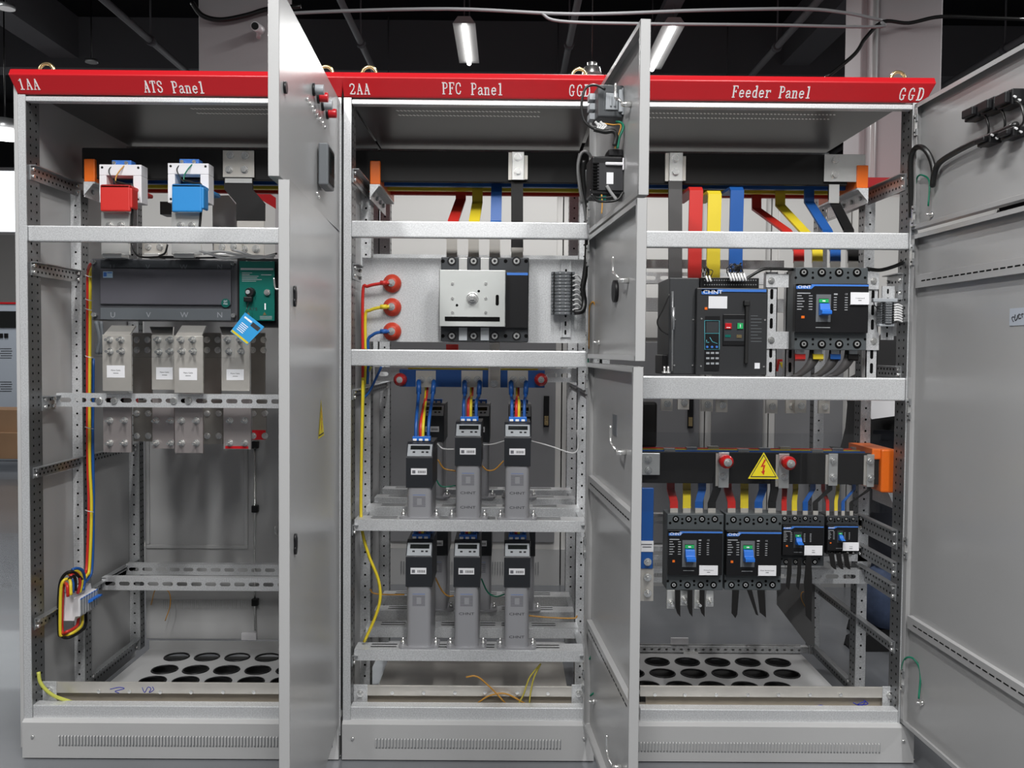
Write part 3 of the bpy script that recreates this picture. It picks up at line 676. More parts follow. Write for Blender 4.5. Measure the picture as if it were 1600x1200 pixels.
# middle cabinet doors: inner face looks -X => local y=+ is inner side, nrm=-1 
W2 = .735; hx2 = P(928.5, 560, -.002).x
s2u = solve_s(1013.5, 290, hx2, W2); s2l = solve_s(1005, 600, hx2, W2)
zu2 = P(930, 369, 0).z; zm2 = P(928, 566, 0).z
d2u, M2u = door(c2, o2, hx2, -.004, s2u, W2, zu2 + .005, ZT - .012, -1, th=.024, name='upper_door')
d2m, M2m = door(c2, o2, hx2, -.004, s2l + (s2u - s2l) * .55, W2, zm2 + .012, zu2 - .002, -1, th=.024, name='middle_door')
d2l, M2l = door(c2, o2, hx2, -.004, s2l, W2, P(926, 1130, 0).z, zm2 - .001, -1, th=.024, name='lower_door')
M2in = lambda M: M @ Matrix.Translation((0, .0018, 0))
def stiffener(d, M, W, z, o, dashes=True):
    m = MB(o, M).box(.02, .002, z - .02, W - .02, .018, z + .02)
    if dashes:
        i = 0
        while .06 + i * .033 < W - .05: m.box(.06 + i * .033, .018, z - .002, .084 + i * .033, .0186, z + .002, 1); i += 1
    return m.build('door_stiffener', [PAINTD, HOLE], d, bev=.001)
def zat(M, px, py): return dhit(px, py, M).z
stiffener(d2l, M2l, W2, zat(M2l, 950, 772), o2); stiffener(d2l, M2l, W2, zat(M2l, 950, 1025), o2); stiffener(d2l, M2l, W2, zat(M2l, 950, 770) - .0, o2, False) if False else None
def hinge(d, M, z, o, u=.012):
    m = MB(o, M).box(u - .008, .024, z - .032, u + .014, .029, z - .012).box(u - .008, .024, z + .012, u + .014, .029, z + .032).box(u - .004, .024, z - .032, u + .004, .03, z + .032, 1)
    m.cyl((u + .003, .0295, z - .022), (u + .003, .0305, z - .022), .003, 6, 2).cyl((u + .003, .0295, z + .022), (u + .003, .0305, z + .022), .003, 6, 2)
    m.cyl((-.006, .012, z - .035), (-.006, .012, z + .035), .006, 10, 1)
    m.build('hinge', [GALVD, ZINC, HOLE], d)
for (d, M, pys) in ((d2u, M2u, (335,)), (d2m, M2m, (400, 535)), (d2l, M2l, (600, 862, 1080))):
    for py in pys: hinge(d, M, zat(M, 931, py), o2)
def crank(d, M, px, py, o, lab='latch_handle', s=1.0, rod=True):
    u, z = on(M, px, py)
    MB(o, M).tube([(u, .034, z + .045 * s), (u, .034, z + .012 * s), (u + .01, .034, z), (u + .035 * s, .034, z - .004), (u + .045 * s, .028, z - .014)], .0034).cyl((u + .045 * s, .002, z - .02), (u + .045 * s, .028, z - .02), .0085, 12, r2=.006).build(lab, ZINC, d)
crank(d2u, M2u, 982, 158, o2); crank(d2m, M2m, 978, 428, o2); crank(d2l, M2l, 974, 692, o2); crank(d2l, M2l, 968, 1175, o2)
u, z = on(M2m, 965, 455); MB(o2, M2m).cyl((u, .002, z), (u, .012, z), .03, 16).build('lock_body', BLACK, d2m)
a, b = on(M2l, 962, 664); MB(o2, M2l).box(a - .03, .002, b - .028, a + .03, .0035, b + .028).build('sticker', MGREY, d2l)

# ------ cabinet 3
o3 = (.815, 0, 0); X3a, X3b = .812, 1.80; XF = 1.79
c3 = thing('switchgear_cabinet', 'right open switchgear cabinet with red header reading Feeder Panel', 'cabinet', o3, 'open switchgear cabinets')
lid(c3, o3, .81, 1.805, [('Feeder', 1144, 151, .034, .60, 1), ('Panel', 1217, 152, .034, .60, 1), ('GGD', 1405, 155, .036, .78, 1.0)], le=.003, re=.018)
eye(c3, o3, 1403, 125, .06)
post(c3, o3, X3a, 1, 0, .0235, .085); post(c3, o3, XF + .0, -1, 0, .0235, .085)
MB(o3).box(XF - .02, -.001, ZB, XF - .012, .0, ZT - .03).build('gasket_strip', MGREY, c3)
post(c3, o3, X3a, 1, .34, .035, .06, z1=1.84, front_holes=True); post(c3, o3, XF, -1, .34, .035, .06, z1=1.84, front_holes=True)
post(c3, o3, X3a, 1, .82, .04, .05, front_holes=True); post(c3, o3, XF, -1, .82, .04, .05, front_holes=True)
top_rail(c3, o3, X3a + .024, XF - .024)
roof(c3, o3, X3a, XF, [(.20 + .06 * i, .95, 1.62) for i in range(3)])
def p3(py): return P(1410, py, .05).z
for (ya, yb, Ya, Yb) in ((272, 298, .04, .75), (427, 468, .04, .16), (827, 858, .04, .34), (877, 900, .04, .34), (912, 938, .04, .34), (1001, 1020, .04, .82)):
    srail(c3, o3, XF - .024, -1, Ya, Yb, p3(yb), p3(ya))
srail(c3, o3, XF - .024, -1, .04, .34, P(1410, 590, .05).z, P(1410, 572, .05).z)
srail(c3, o3, XF - .024, -1, .4, .82, ZB, ZB + .05); srail(c3, o3, XF - .024, -1, .40, .8, P(1340, 905, .4).z, P(1340, 885, .4).z)
beam(c3, o3, (1000, 362, 1434, 388)); beam(c3, o3, (1000, 589, 1427, 625))
for (ya, yb, Y) in ((804, 820, .34), (855, 876, .34), (889, 911, .30)):
    a = rect(1000, ya, 1357, yb, Y); crossrail(c3, o3, X3a + .03, a[2], Y, a[1], a[3], pitch=.06, sl=.046)
a = rect(1012, 424, 1105, 442, .36); crossrail(c3, o3, X3a + .03, rect(1012, 424, 1225, 442, .36)[2], .40, a[1], a[3], pitch=.07, sl=.055)
a = rect(1010, 398, 1250, 412, .6); crossrail(c3, o3, X3a + .03, a[2], .8, a[1], a[3], slots=False)
a = rect(1010, 466, 1045, 486, .6); crossrail(c3, o3, X3a + .03, XF - .05, .8, P(1100, 487, .8).z, P(1100, 466, .8).z, slots=False)
m = MB(o3)
crossrail(c3, o3, X3a + .03, XF - .03, .83, ZB, ZB + .025, pitch=.03, sl=.012)
sill(c3, o3, 1000, 1414, 1109, 1129)
plinth(c3, o3, .812, 1.81, [952 + i * 5.02 for i in range(85)], py0=1155, py1=1171, screws=[(1411.5, 1158)])
rows3 = [(PZ(1120, 1035, pz).y, rowx(0, [980 + 47 * i for i in range(6)], 1035)), (PZ(1120, 1053, pz).y, rowx(0, [987 + 48.4 * i for i in range(6)], 1053)), (PZ(1120, 1073, pz).y, rowx(0, [960 + 51 * i for i in range(6)], 1073)), (PZ(1120, 1093, pz).y, rowx(0, [962 + 54 * i for i in range(6)], 1093))]
rows3 = [(y, [x for x in xs if x - .062 > X3a + .03]) for y, xs in rows3]
floor_plate(c3, o3, X3a + .03, XF - .07, .30, .84, pz, rows3)
m = MB(o3); a = rect(1068, 1018, 1091, 1025, .82); m.fbox(*a, .82, .02); m.build('latch_plate', ZINC, c3)
a = rect(1048, 996, 1075, 1006, .84); MB(o3).fbox(*a, .83, .01).build('latch_plate', WPLAS, c3)
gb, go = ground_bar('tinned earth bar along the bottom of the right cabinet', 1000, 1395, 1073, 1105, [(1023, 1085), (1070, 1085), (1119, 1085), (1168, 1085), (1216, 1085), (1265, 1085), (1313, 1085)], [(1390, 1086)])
m = MB(go)
for seg in ([(1276, 1103), (1283, 1102), (1290, 1104)], [(1333, 1098), (1345, 1103), (1352, 1096), (1340, 1101), (1356, 1100), (1350, 1094)]): m.tube([P(x, y, .0745) for x, y in seg], .0015, n=4)
m.build('pen_marks', INKB, gb)
# right doors
W3 = .92; hx3u = P(1441, 560, -.002).x
s3 = .030
z3 = P(1436, 366, 0).z
def doorR(nm, z0, z1, hx): return door(c3, o3, hx, -.004, s3, W3, z0, z1, -1, th=.024, name=nm)
hx3 = P(1436, 366, -.004).x
d3u, M3u = doorR('upper_door', z3 + .012, ZT - .006, hx3)
d3l, M3l = doorR('lower_door', P(1418, 1127, 0).z, z3 - .004, hx3)
stiffener(d3l, M3l, W3, zat(M3l, 1480, 434), o3); stiffener(d3l, M3l, W3, zat(M3l, 1480, 1005), o3)
for (d, M, pys) in ((d3u, M3u, (198, 338)), (d3l, M3l, (398, 640, 862, 1076))):
    for py in pys: hinge(d, M, zat(M, 1440, py), o3)
a, b = on(M3l, 1590, 495); MB(o3, M3l).box(a - .03, .002, b - .022, a + .06, .0035, b + .022).build('sticker', mat('pale_sticker', (.42, .46, .52), .5), d3l)
t = MB(o3, M3l)
for seg in ([(.0, .004), (.004, -.006), (.012, -.008), (.012, .006)], [(.016, .0), (.024, .0), (.026, -.004), (.018, -.012)], [(-.012, .004), (-.004, .006), (-.004, -.004), (-.014, -.004)], [(-.02, -.002), (-.016, .006), (-.024, .006)]):
    t.tube([(a + .008 - x, .0042, b + z_) for x, z_ in seg], .0012, n=4)
t.build('sticker_writing', INK, d3l)
a, b = on(M3u, 1561, 330); MB(o3, M3u).add([(a - .008, .003, b - .004), (a + .008, .003, b - .004), (a, .003, b + .006)], [(0, 1, 2)]).build('mark', INK, d3u)
# ---------------------------------------------------------------- main overhead busbars
def bolt(r, o, q, s=.009, L=.012, m=None, d=(0, -1, 0)):
    d = V(d); return MB(o).cyl(q, q + d * .002, s * 1.35, 14).cyl(q + d * .002, q + d * (.002 + s * .7), s, 6).cyl(q + d * .004, q + d * L, s * .5, 8).build('bolt', m or ZINC, r)
bx0, bx1 = P(128, 260, .25).x, P(1352, 270, .25).x
zbb = P(800, 285, .25).z; hb = P(800, 237, .25).z - zbb
for i, (nm, mt_) in enumerate((('black', SHR_K), ('blue', SHR_B), ('yellow', SHR_Y), ('red', SHR_R))):
    y = .25 + i * .088
    tag(MB((bx0, y, zbb)).box(bx0, y, zbb, bx1 - (.0 if i else .06), y + .022, zbb + hb).build('main_busbar', mt_, bev=.002), 'long %s sleeved busbar across the top of all three cabinets' % nm, 'busbar', 'overhead main busbars')
def holder(label, px0, py0, px1, py1, Y, flip, X, y1=.62):
    """orange busbar clamp with steel bracket seen at the cabinet side"""
    x0, z0, x1, z1 = rect(px0, py0, px1, py1, Y); r = thing('busbar_holder', label, 'insulator', (x0, Y, z0), 'orange busbar holders'); o = (x0, Y, z0)
    MB(o).box(x0, Y, z0, x1, y1, z1).build('insulator_block', ORANGE, r, bev=.003)
    xa = x0 if flip > 0 else x1
    m = MB(o).prism([(x0, z0), (x1, z0), (x0 if flip > 0 else x1, z0 - .045)], Y - .002, Y + .004).box(x0, Y, z0 - .006, x1, y1, z0)
    m.box(min(xa, xa + flip * .003), Y, z0 - .05, max(xa, xa + flip * .003), y1, z0)
    for i in range(4): m.cyl((xa + flip * .003, Y + .06 + i * .08, z0 - .025), (xa + flip * .012, Y + .06 + i * .08, z0 - .025), .008, 8)
    m.build('bracket', GALV, r)
holder('orange busbar holder at the top left of the left cabinet', 131, 248, 148, 284, .235, 1, -.95)
holder('orange busbar holder at the top left of the middle cabinet', 578, 251, 594, 288, .235, 1, .02)
holder('orange busbar holder at the top right of the right cabinet', 1339, 258, 1357, 294, .235, -1, 1.75)
def fix_plate(label, px, Y, bolts, th=.006, mats=TINL):
    x0, z0, x1, z1 = rect(*px, Y); r = thing('clamp_plate', label, 'plate', (x0, Y, z0), 'bolted plates on the main busbars'); o = (x0, Y, z0)
    MB(o).box(x0, Y, z0, x1, Y + th, z1).build('plate', mats, r, bev=.001)
    for (px_, py_) in bolts: bolt(r, o, P(px_, py_, Y), .010, .010)
    return r, o
fix_plate('square four-bolt plate on the busbar in the left cabinet', (348, 235, 397, 277), .235, ((360, 242), (383, 243), (358, 265), (382, 265)), mats=TIN)
def channel_plate(label, px, bolts):
    r, o = fix_plate(label, px, .225, bolts); x0, z0, x1, z1 = rect(*px, .225)
    MB(o).box(x0 - .012, .236, z0 + .002, x0, .25, z1 - .0).box(x1, .236, z0 + .004, x1 + .012, .25, z1 - .01).build('backing_plate', TIN, r)
channel_plate('upright two-bolt plate on the busbar in the middle cabinet', (800, 237, 819, 281), ((809, 246), (809, 268)))
channel_plate('upright two-bolt plate on the busbar by the middle cabinet open door', (1046, 238, 1067, 283), ((1055, 248), (1055, 269)))
fix_plate('wide bright two-bolt plate at the right end of the busbar', (1288, 241, 1352, 284), .24, ((1305, 250), (1304, 273)))
tag(MB().box(P(1295, 285, .25).x, .245, zbb - .06, P(1311, 285, .25).x, .25, zbb + .002).build('drop_tab', TINL), 'short bright tab below the plate at the busbar right end', 'plate')
# left cabinet: plate leading down (black link)
q0, q1 = P(373, 282, .245), P(392, 352, .245)
r = thing('busbar_link', 'black wide angled busbar link under the four-bolt plate', 'busbar', q1); o = tuple(q1)
MB(o).strip([P(373, 278, .24), P(373, 296, .24), P(392, 318, .24), P(392, 345, .24)], (1, 0, 0), .095, .01).build('sleeve', SHR_K, r)
MB(o).strip([P(392, 344, .24), P(392, 420, .24)], (1, 0, 0), .09, .007).build('bare_end', TIN, r)
a = rect(352, 279, 394, 286, .235); MB(o).fbox(*a, .232, .006).build('lip_plate', TINL, r)
for px in (381, 400): bolt(r, o, P(px, 389, .236), .010)
tag(MB().prism([(P(332, 305, .5).x, P(332, 306, .5).z), (P(357, 305, .5).x, P(357, 305, .5).z), (P(370, 320, .5).x, P(370, 320, .5).z), (P(370, 320, .5).x, P(370, 420, .5).z), (P(332, 305, .5).x, P(332, 420, .5).z)], .5, .56).build('rear_cover', mat('rear_cover_grey', (.8, .78, .78), .5)), 'light grey chamfered cover behind the blue current transformer', 'cover')
a = rect(250, 315, 268, 335, .55); tag(MB().box(a[0], .55, a[1], a[2], .62, a[3]).build('relay_box', MGREY), 'small grey box between the two current transformers', 'box')

# ---------------------------------------------------------------- left cabinet : transfer switch
a = rect(143, 405, 372, 501, .16); Y = .16; o = (a[0], Y, a[1])
sw = thing('transfer_switch', 'wide dark grey transfer switch marked U V W N behind a clear cover', 'switchgear', o)
MB(o).box(a[0], Y, a[1], a[2], Y + .13, a[3]).build('body', mat('switch_body_grey', (.075, .075, .082), .4), sw, bev=.003)
b = rect(158, 421, 362, 476, Y); MB(o).fbox(*b, Y - .008, .008).build('front_panel', mat('switch_front_grey', (.105, .10, .115), .45), sw, bev=.002)
b = rect(158, 482, 362, 500, Y); MB(o).fbox(*b, Y - .006, .006).build('terminal_strip_cover', MGREY, sw, bev=.001)
b2 = rect(158, 407, 362, 419, Y); MB(o).fbox(*b2, Y - .006, .006).build('terminal_strip_cover', DGREY, sw, bev=.001)
m = MB(o)
for s_, px in (('U', 176), ('V', 232), ('W', 288), ('N', 343)): q = P(px, 496, Y - .0065); m.text(s_, (q.x, Y - .0068, q.z), .018, center=True)
m.build('phase_letters', SILK, sw)
m = MB(o)
for s_, px in (('U', 175), ('V', 231), ('W', 287), ('N', 343)): q = P(px, 421, Y - .0065); m.text(s_, (q.x, Y - .0068, q.z), .017, center=True)
m.build('phase_letters', MGREY, sw)
q = P(352.5, 473.5, Y - .009); m = MB(o); m.cyl((q.x, Y - .0085, q.z), (q.x, Y - .0095, q.z), .0145, 20, 0).text('QC', (q.x, Y - .0105, q.z + .003), .006, center=True, m=1).text('PASS', (q.x, Y - .0105, q.z - .005), .005, center=True, m=1); m.build('quality_sticker', [GREEN, WHITE], sw)
b = rect(161, 424, 176, 434, Y - .009); m = MB(o).box(b[0], Y - .0095, b[1], b[2], Y - .008, b[3], 0).box(b[0] + .002, Y - .0098, b[1] + .004, b[0] + .012, Y - .0095, b[3] - .003, 1); m.box(b[0] + .014, Y - .0098, b[3] - .006, b[2] - .002, Y - .0095, b[3] - .003, 1).build('maker_sticker', [mat('sticker_blue_white', (.45, .62, .78), .4), BLUES], sw)
for px, py in ((149, 410), (366, 412), (150, 492), (367, 493)): q = P(px, py, Y); MB(o).cyl(q, q + V((0, -.022, 0)), .007, 10).build('screw', ZINC, sw)
cv = rect(136, 402, 360, 559, .09); MB(o).fbox(cv[0], cv[1], cv[2], cv[3], .135, .003).box(cv[0], .135, cv[1], cv[2], .2, cv[1] + .002).build('clear_cover', ACRY, sw)
# control box
a = rect(374, 408, 429, 501, .13); Y = .13; o = (a[0], Y, a[1])
cb_ = thing('switch_controller', 'teal control box lettered ATS with black knob and keyhole', 'controller', o)
MB(o).box(a[0], Y + .004, a[1], a[2], .28, a[3]).box(a[0] - .012, .15, a[1] - .02, a[2] + .05, .28, a[3] + .01).build('case', BLACK, cb_)
MB(o).box(a[0], Y, a[1], a[2], Y + .004, a[3]).build('face_plate', GREEN, cb_, bev=.001)
m = MB(o); b = rect(376, 419, 427, 422, Y); m.fbox(*b, Y - .0006, .0006)
for i, (x0, x1) in enumerate(((378, 394), (378, 390), (378, 404), (378, 402), (378, 409), (378, 400))): b = rect(x0, 426 + i * 2.6, x1, 426.8 + i * 2.6, Y); m.fbox(*b, Y - .0006, .0006)
for i in range(3): b = rect(406, 494 + i * 2, 425, 494.7 + i * 2, Y); m.fbox(*b, Y - .0006, .0006)
b = rect(408, 429, 424, 430, Y); m.fbox(*b, Y - .0006, .0006); m.build('printed_text', SILK, cb_)
q = P(394, 485, Y); MB(o).text('ATS', (q.x - .012, Y - .0008, q.z), .009, sx=1.35).build('letters', INK, cb_)
q = P(392, 457, Y); MB(o).cyl(q, q + V((0, -.02, 0)), .0165, 20, r2=.014).cyl(q + V((-.004, -.02, 0)), q + V((-.004, -.024, 0)), .007, 14, 1).build('knob', [BLACK, LGREY], cb_, bev=.001)
b = rect(383, 464, 396, 472, Y); MB(o).fbox(*b, Y - .02, .02).build('padlock', BLACK, cb_, bev=.003)
q = P(418, 457, Y); MB(o).cyl(q, q + V((0, -.008, 0)), .010, 16).cyl(q + V((0, -.008, 0)), q + V((0, -.012, 0)), .006, 12).build('keyhole', ZINC, cb_)
b = rect(413.5, 474, 415.5, 484, Y); MB(o).fbox(*b, Y - .002, .002).build('indicator_strip', WHITE, cb_)
for px, py in ((388, 490), (413.5, 490)):
    q = P(px, py, Y); MB(o).add([(q.x - .006, Y - .001, q.z - .005), (q.x + .006, Y - .001, q.z - .005), (q.x, Y - .001, q.z + .006)], [(0, 1, 2)]).build('warning_mark', YZINC, cb_)
MB(o).tube([P(428, 434, .1), P(430, 450, .1), P(436, 452, .1)], .003).build('wire_handle', ZINC, cb_)
# blue hanging tag
def PP(l, Y): return [P(x, y, Y) for x, y in l]
pts = PP([(383, 488), (413, 511), (386, 539), (360, 518)], .085); r = thing('hanging_tag', 'bright blue paper tag hanging from the black knob', 'tag', pts[1]); o = tuple(pts[1])
m = MB(o); bk = [p + V((0, .002, 0)) for p in pts]; m.add(pts + bk, [(3, 2, 1, 0), (4, 5, 6, 7), (0, 1, 5, 4), (1, 2, 6, 5), (2, 3, 7, 6), (3, 0, 4, 7)])
m.build('tag_card', mat('tag_blue', (.03, .34, .72), .5), r)
def L2(a_, b_, t): return a_ * (1 - t) + b_ * t
def on4(p, u, v): return L2(L2(p[0], p[1], u), L2(p[3], p[2], u), v) + V((0, -.0008, 0))
def patch(mb, p, u0, v0, u1, v1, m=0): mb.add([on4(p, u0, v0), on4(p, u1, v0), on4(p, u1, v1), on4(p, u0, v1)], [(3, 2, 1, 0)], m)
m = MB(o); patch(m, pts, .1, .12, .48, .2); patch(m, pts, .52, .12, .92, .3, 1); patch(m, pts, .02, .88, .98, .97, 2)
for i in range(5): patch(m, pts, .15, .4 + i * .08, .5, .43 + i * .08)
m.build('tag_print', [WHITE, INK, SHR_Y], r); MB(o).tube([P(388, 473, .105), P(386, 481, .09), P(384, 489, .086)], .0015).build('cord', WIRE_K, r)

# terminal plates with bolts
def term_plate(label, px, Y, bolts, mt_=None, paper=None, top=None, red=None, group='tinned terminal plates', long=False):
    x0, z0, x1, z1 = rect(*px, Y); r = thing('terminal_plate', label, 'plate', ((x0 + x1) / 2, Y, z0), group); o = ((x0 + x1) / 2, Y, z0)
    MB(o).box(x0, Y, z0, x1, Y + .010, z1).build('plate', mt_ or TIN, r, bev=.001)
    for (bx, by) in bolts:
        q = P(bx, by, Y); L = .034 if long else .012
        MB(o).cyl(q, q + V((0, -.0025, 0)), .0115, 16).cyl(q + V((0, -.0025, 0)), q + V((0, -.010, 0)), .0085, 6).cyl(q + V((0, -.01, 0)), q + V((0, -L, 0)), .0048, 8).build('bolt', ZINC, r)
    if paper:
        a = rect(*paper, Y); m = MB(o).box(a[0], Y - .0008, a[1], a[2], Y, a[3], 0)
        zc = (a[1] + a[3]) / 2; xc = (a[0] + a[2]) / 2
        m.text('Mains Cable', (xc, Y - .0012, zc + .002), .0045, center=True, m=1); m.box(xc - .008, Y - .0012, zc - .006, xc + .009, Y - .0008, zc - .0045, 1); m.build('paper_label', [PAPER, INK], r)
    if top:
        a = rect(*top, Y); m = MB(o); m.add([(x0 + .004, Y, z1), (x1 - .004, Y, z1), (a[2], Y + .05, a[3]), (a[0], Y + .05, a[3]), (x0 + .004, Y + .008, z1), (x1 - .004, Y + .008, z1), (a[2], Y + .06, a[3]), (a[0], Y + .06, a[3])], [(0, 1, 2, 3), (7, 6, 5, 4), (1, 5, 6, 2), (0, 3, 7, 4)])
        m.build('bent_top', TIN, r)
    if red: a = rect(*red, Y); MB(o).fbox(*a, Y - .001, .001).build('red_edge', RED, r)
    return r
for n_, (x0, x1, Y, yy, py0, paper, mtl, nm) in enumerate(((160, 205, .12, 611, 523, (167, 571, 195, 590), None, 'below letter U'), (272, 317, .12, 614, 525, (280, 575, 308, 594), None, 'below letter W'))):
    c_ = (x0 + x1) / 2; term_plate('front tinned terminal plate %s with paper label' % nm, (x0, py0, x1, yy), Y, [(c_ - 11, 531), (c_ + 7, 531), (c_ - 10, 549), (c_ + 8, 549)], mtl, paper, top=(x0 + 4, 508, x1 - 3, 516), long=True)
term_plate('tinned terminal plate below letter V with paper label', (237, 524, 272, 609), .2, [(247, 531), (266, 531), (249, 550), (266, 549)], None, (244, 574, 270, 593), top=(225, 510, 262, 517), long=True)
term_plate('tinned terminal plate below letter N with paper label', (346, 524, 390, 611), .2, [(356, 531), (375, 531), (358, 549), (377, 549)], None, (354, 577, 381, 594), top=(336, 510, 368, 517), long=True)
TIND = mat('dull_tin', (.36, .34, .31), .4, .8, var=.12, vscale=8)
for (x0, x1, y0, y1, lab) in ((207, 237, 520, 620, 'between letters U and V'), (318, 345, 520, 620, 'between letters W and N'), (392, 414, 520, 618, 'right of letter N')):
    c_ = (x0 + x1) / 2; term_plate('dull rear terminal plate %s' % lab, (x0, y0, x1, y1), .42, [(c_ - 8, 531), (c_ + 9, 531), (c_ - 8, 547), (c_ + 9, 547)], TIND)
for (x0, x1, y1, Y, lab, rd, mm) in ((161, 205, 707, .19, 'below letter U, hanging under the slotted rail', None, None), (273, 317, 708, .19, 'below letter W, hanging under the slotted rail', None, None),
      (238, 272, 701, .25, 'below letter V, hanging under the slotted rail', None, None), (349, 392, 702, .25, 'below letter N, hanging under the slotted rail', (352, 697, 388, 701), None)):
    c_ = (x0 + x1) / 2; term_plate('lower tinned plate %s' % lab, (x0, 622, x1, y1), Y, [(c_ - 11, 657), (c_ + 12, 657), (c_ - 11, 692), (c_ + 12, 692)], mat('tin_pinkish', (.50, .45, .44), .35, .7, var=.08), None, red=rd, group='lower tinned terminal plates', long=True)
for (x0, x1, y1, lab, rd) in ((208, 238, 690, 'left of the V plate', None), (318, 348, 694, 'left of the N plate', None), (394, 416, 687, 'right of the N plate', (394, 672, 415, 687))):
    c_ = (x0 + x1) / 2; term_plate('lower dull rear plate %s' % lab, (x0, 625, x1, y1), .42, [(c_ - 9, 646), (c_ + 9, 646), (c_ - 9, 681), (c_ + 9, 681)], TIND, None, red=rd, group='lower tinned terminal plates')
# bolts of the slotted rail and red items behind it
for px in (155, 178, 271, 294):
    q = P(px, 626, .148); tag(MB(q).cyl(q, q + V((0, -.006, 0)), .012, 16, r2=.009).build('rail_bolt', ZINC), 'round bolt head %s on the slotted rail of the left cabinet' % {155: 'furthest left', 178: 'second from left', 271: 'third from left', 294: 'fourth from left'}[px], 'bolt', 'bolt heads on the slotted rail')
for i, px in enumerate((180, 285)):
    a = rect(px - 17, 617, px + 17, 636, .19); tag(MB((a[0], .19, a[1])).box(a[0], .19, a[1], a[2], .30, a[3]).build('post_insulator', RINS, bev=.008), 'dark red insulator behind the slotted rail, %s' % ('left one' if i == 0 else 'right one'), 'insulator', 'dark red insulators')
# upper connections behind beam (tops)
for i, (x0, x1, lab) in enumerate(((158, 202, 'U'), (222, 260, 'V'), (268, 314, 'W'), (334, 378, 'N'))):
    yf = .13 if i in (0, 2) else .22
    term_plate('upper tinned plate above letter %s of the transfer switch' % lab, (x0, 332 if i in (0, 2) else 372, x1, 398), yf, [((x0 + x1) / 2 - 9, 352 if i in (0, 2) else 386), ((x0 + x1) / 2 + 9, 352 if i in (0, 2) else 386)], TINL if i in (0, 2) else TIN, group='upper tinned terminal plates')
    a = rect(x0 + 8, 397, x1 - 6, 404, yf); tag(MB((a[0], yf, a[1])).box(a[0], yf - .03, a[1], a[2], yf + .03, a[3]).build('bright_clamp', TINL, bev=.002), 'bright clamp foot on top of the transfer switch above letter %s' % lab, 'plate', 'clamp feet on the transfer switch')
# boots + current transformers
def ct(label, px0, py0, w_, h_, Yf, boot_lab, boot_mat, bx):
    x0, z0, x1, z1 = rect(px0, py0, px0 + w_, py0 + h_, Yf); r = thing('current_transformer', label, 'transformer', (x0, Yf, z0), 'white current transformers'); o = (x0, Yf, z0)
    m = MB(o); t = .024; d = .055; zi = z0 + 0
    m.box(x0, Yf, z1 - .036, x1, Yf + d, z1).box(x0, Yf, z0, x0 + t, Yf + d, z1 - .036).box(x1 - t * 1.15, Yf, z0, x1, Yf + d, z1 - .036).box(x0 + t, Yf + .01, z0, x1 - t, Yf + d - .01, z0 + .02)
    m.build('frame', WPLAS, r, bev=.002)
    for (sx, sz) in ((x0 + .01, z1 - .01), (x1 - .01, z1 - .01), (x1 - .012, z0 + .012), (x0 + .01, z0 + .012)): MB(o).cyl((sx, Yf, sz), (sx, Yf - .001, sz), .004, 8).build('screw', BLACK, r)
    xc = (x0 + x1) / 2; MB(o).box(xc - .032, Yf + .01, z1, xc + .032, Yf + .05, z1 + .016).build('terminal_block', BLUES, r, bev=.002)
    for sx in (-.022, .018): MB(o).cyl((xc + sx, Yf + .01, z1 + .006), (xc + sx, Yf + .002, z1 + .006), .006, 8).build('screw', ZINC, r)
    # boot
    a = rect(*bx, .10); r2 = thing('sleeved_bar', boot_lab, 'busbar', (a[0], .10, a[1]), 'booted bars through the current transformers'); o2_ = (a[0], .10, a[1])
    m = MB(o2_).box(a[0], .10, a[1], a[2], .115, a[3]).box(a[0], .10, a[3] - .014, a[2], .30, a[3]).box(a[2] - .004, .10, a[1] + .01, a[2] + .007, .15, a[3] - .01)
    m.build('boot', boot_mat, r2, bev=.005)
    return xc, z1, Yf
xc1, zc1, _ = ct('white current transformer above the red boot', 155, 257, 66, 60, .17, 'bar with red boot at the top left of the left cabinet', REDB, (156, 288, 203, 330))
xc2, zc2, _ = ct('white current transformer above the blue boot', 262, 255, 64, 62, .17, 'bar with blue boot at the top of the left cabinet', SKYB, (268, 287, 315, 331))
for i, (xc, zc, gm) in enumerate(((xc1, zc1, WIRE_O), (xc2, zc2, WIRE_G))):
    lb = ('left', 'right')[i]
    tag(MB().tube([(xc - .02, .18, zc + .006), (xc - .035, .165, zc - .02), (xc - .02, .155, zc - .05), (xc - .008, .15, zc - .065)], .0018).build('wire', WIRE_K), 'thin black wire on the %s current transformer' % lb, 'wire')
    tag(MB().tube([(xc + .018, .18, zc + .006), (xc + .004, .16, zc - .02), (xc - .008, .155, zc - .045), (xc - .006, .15, zc - .065)], .0022).build('wire', gm), 'thin %s wire on the %s current transformer' % (('orange', 'green-yellow')[i], lb), 'wire')
    tag(MB().tube([(xc - .006, .15, zc - .06), (xc + .03, .14, zc - .07), (xc + .055, .135, zc - .08), (xc + .055, .13, zc - .16), (xc + .045, .13, zc - .26)], .004).build('wire_bundle', WIRE_K), 'black twisted wires running down beside the %s boot' % ('red', 'blue')[i], 'wire')
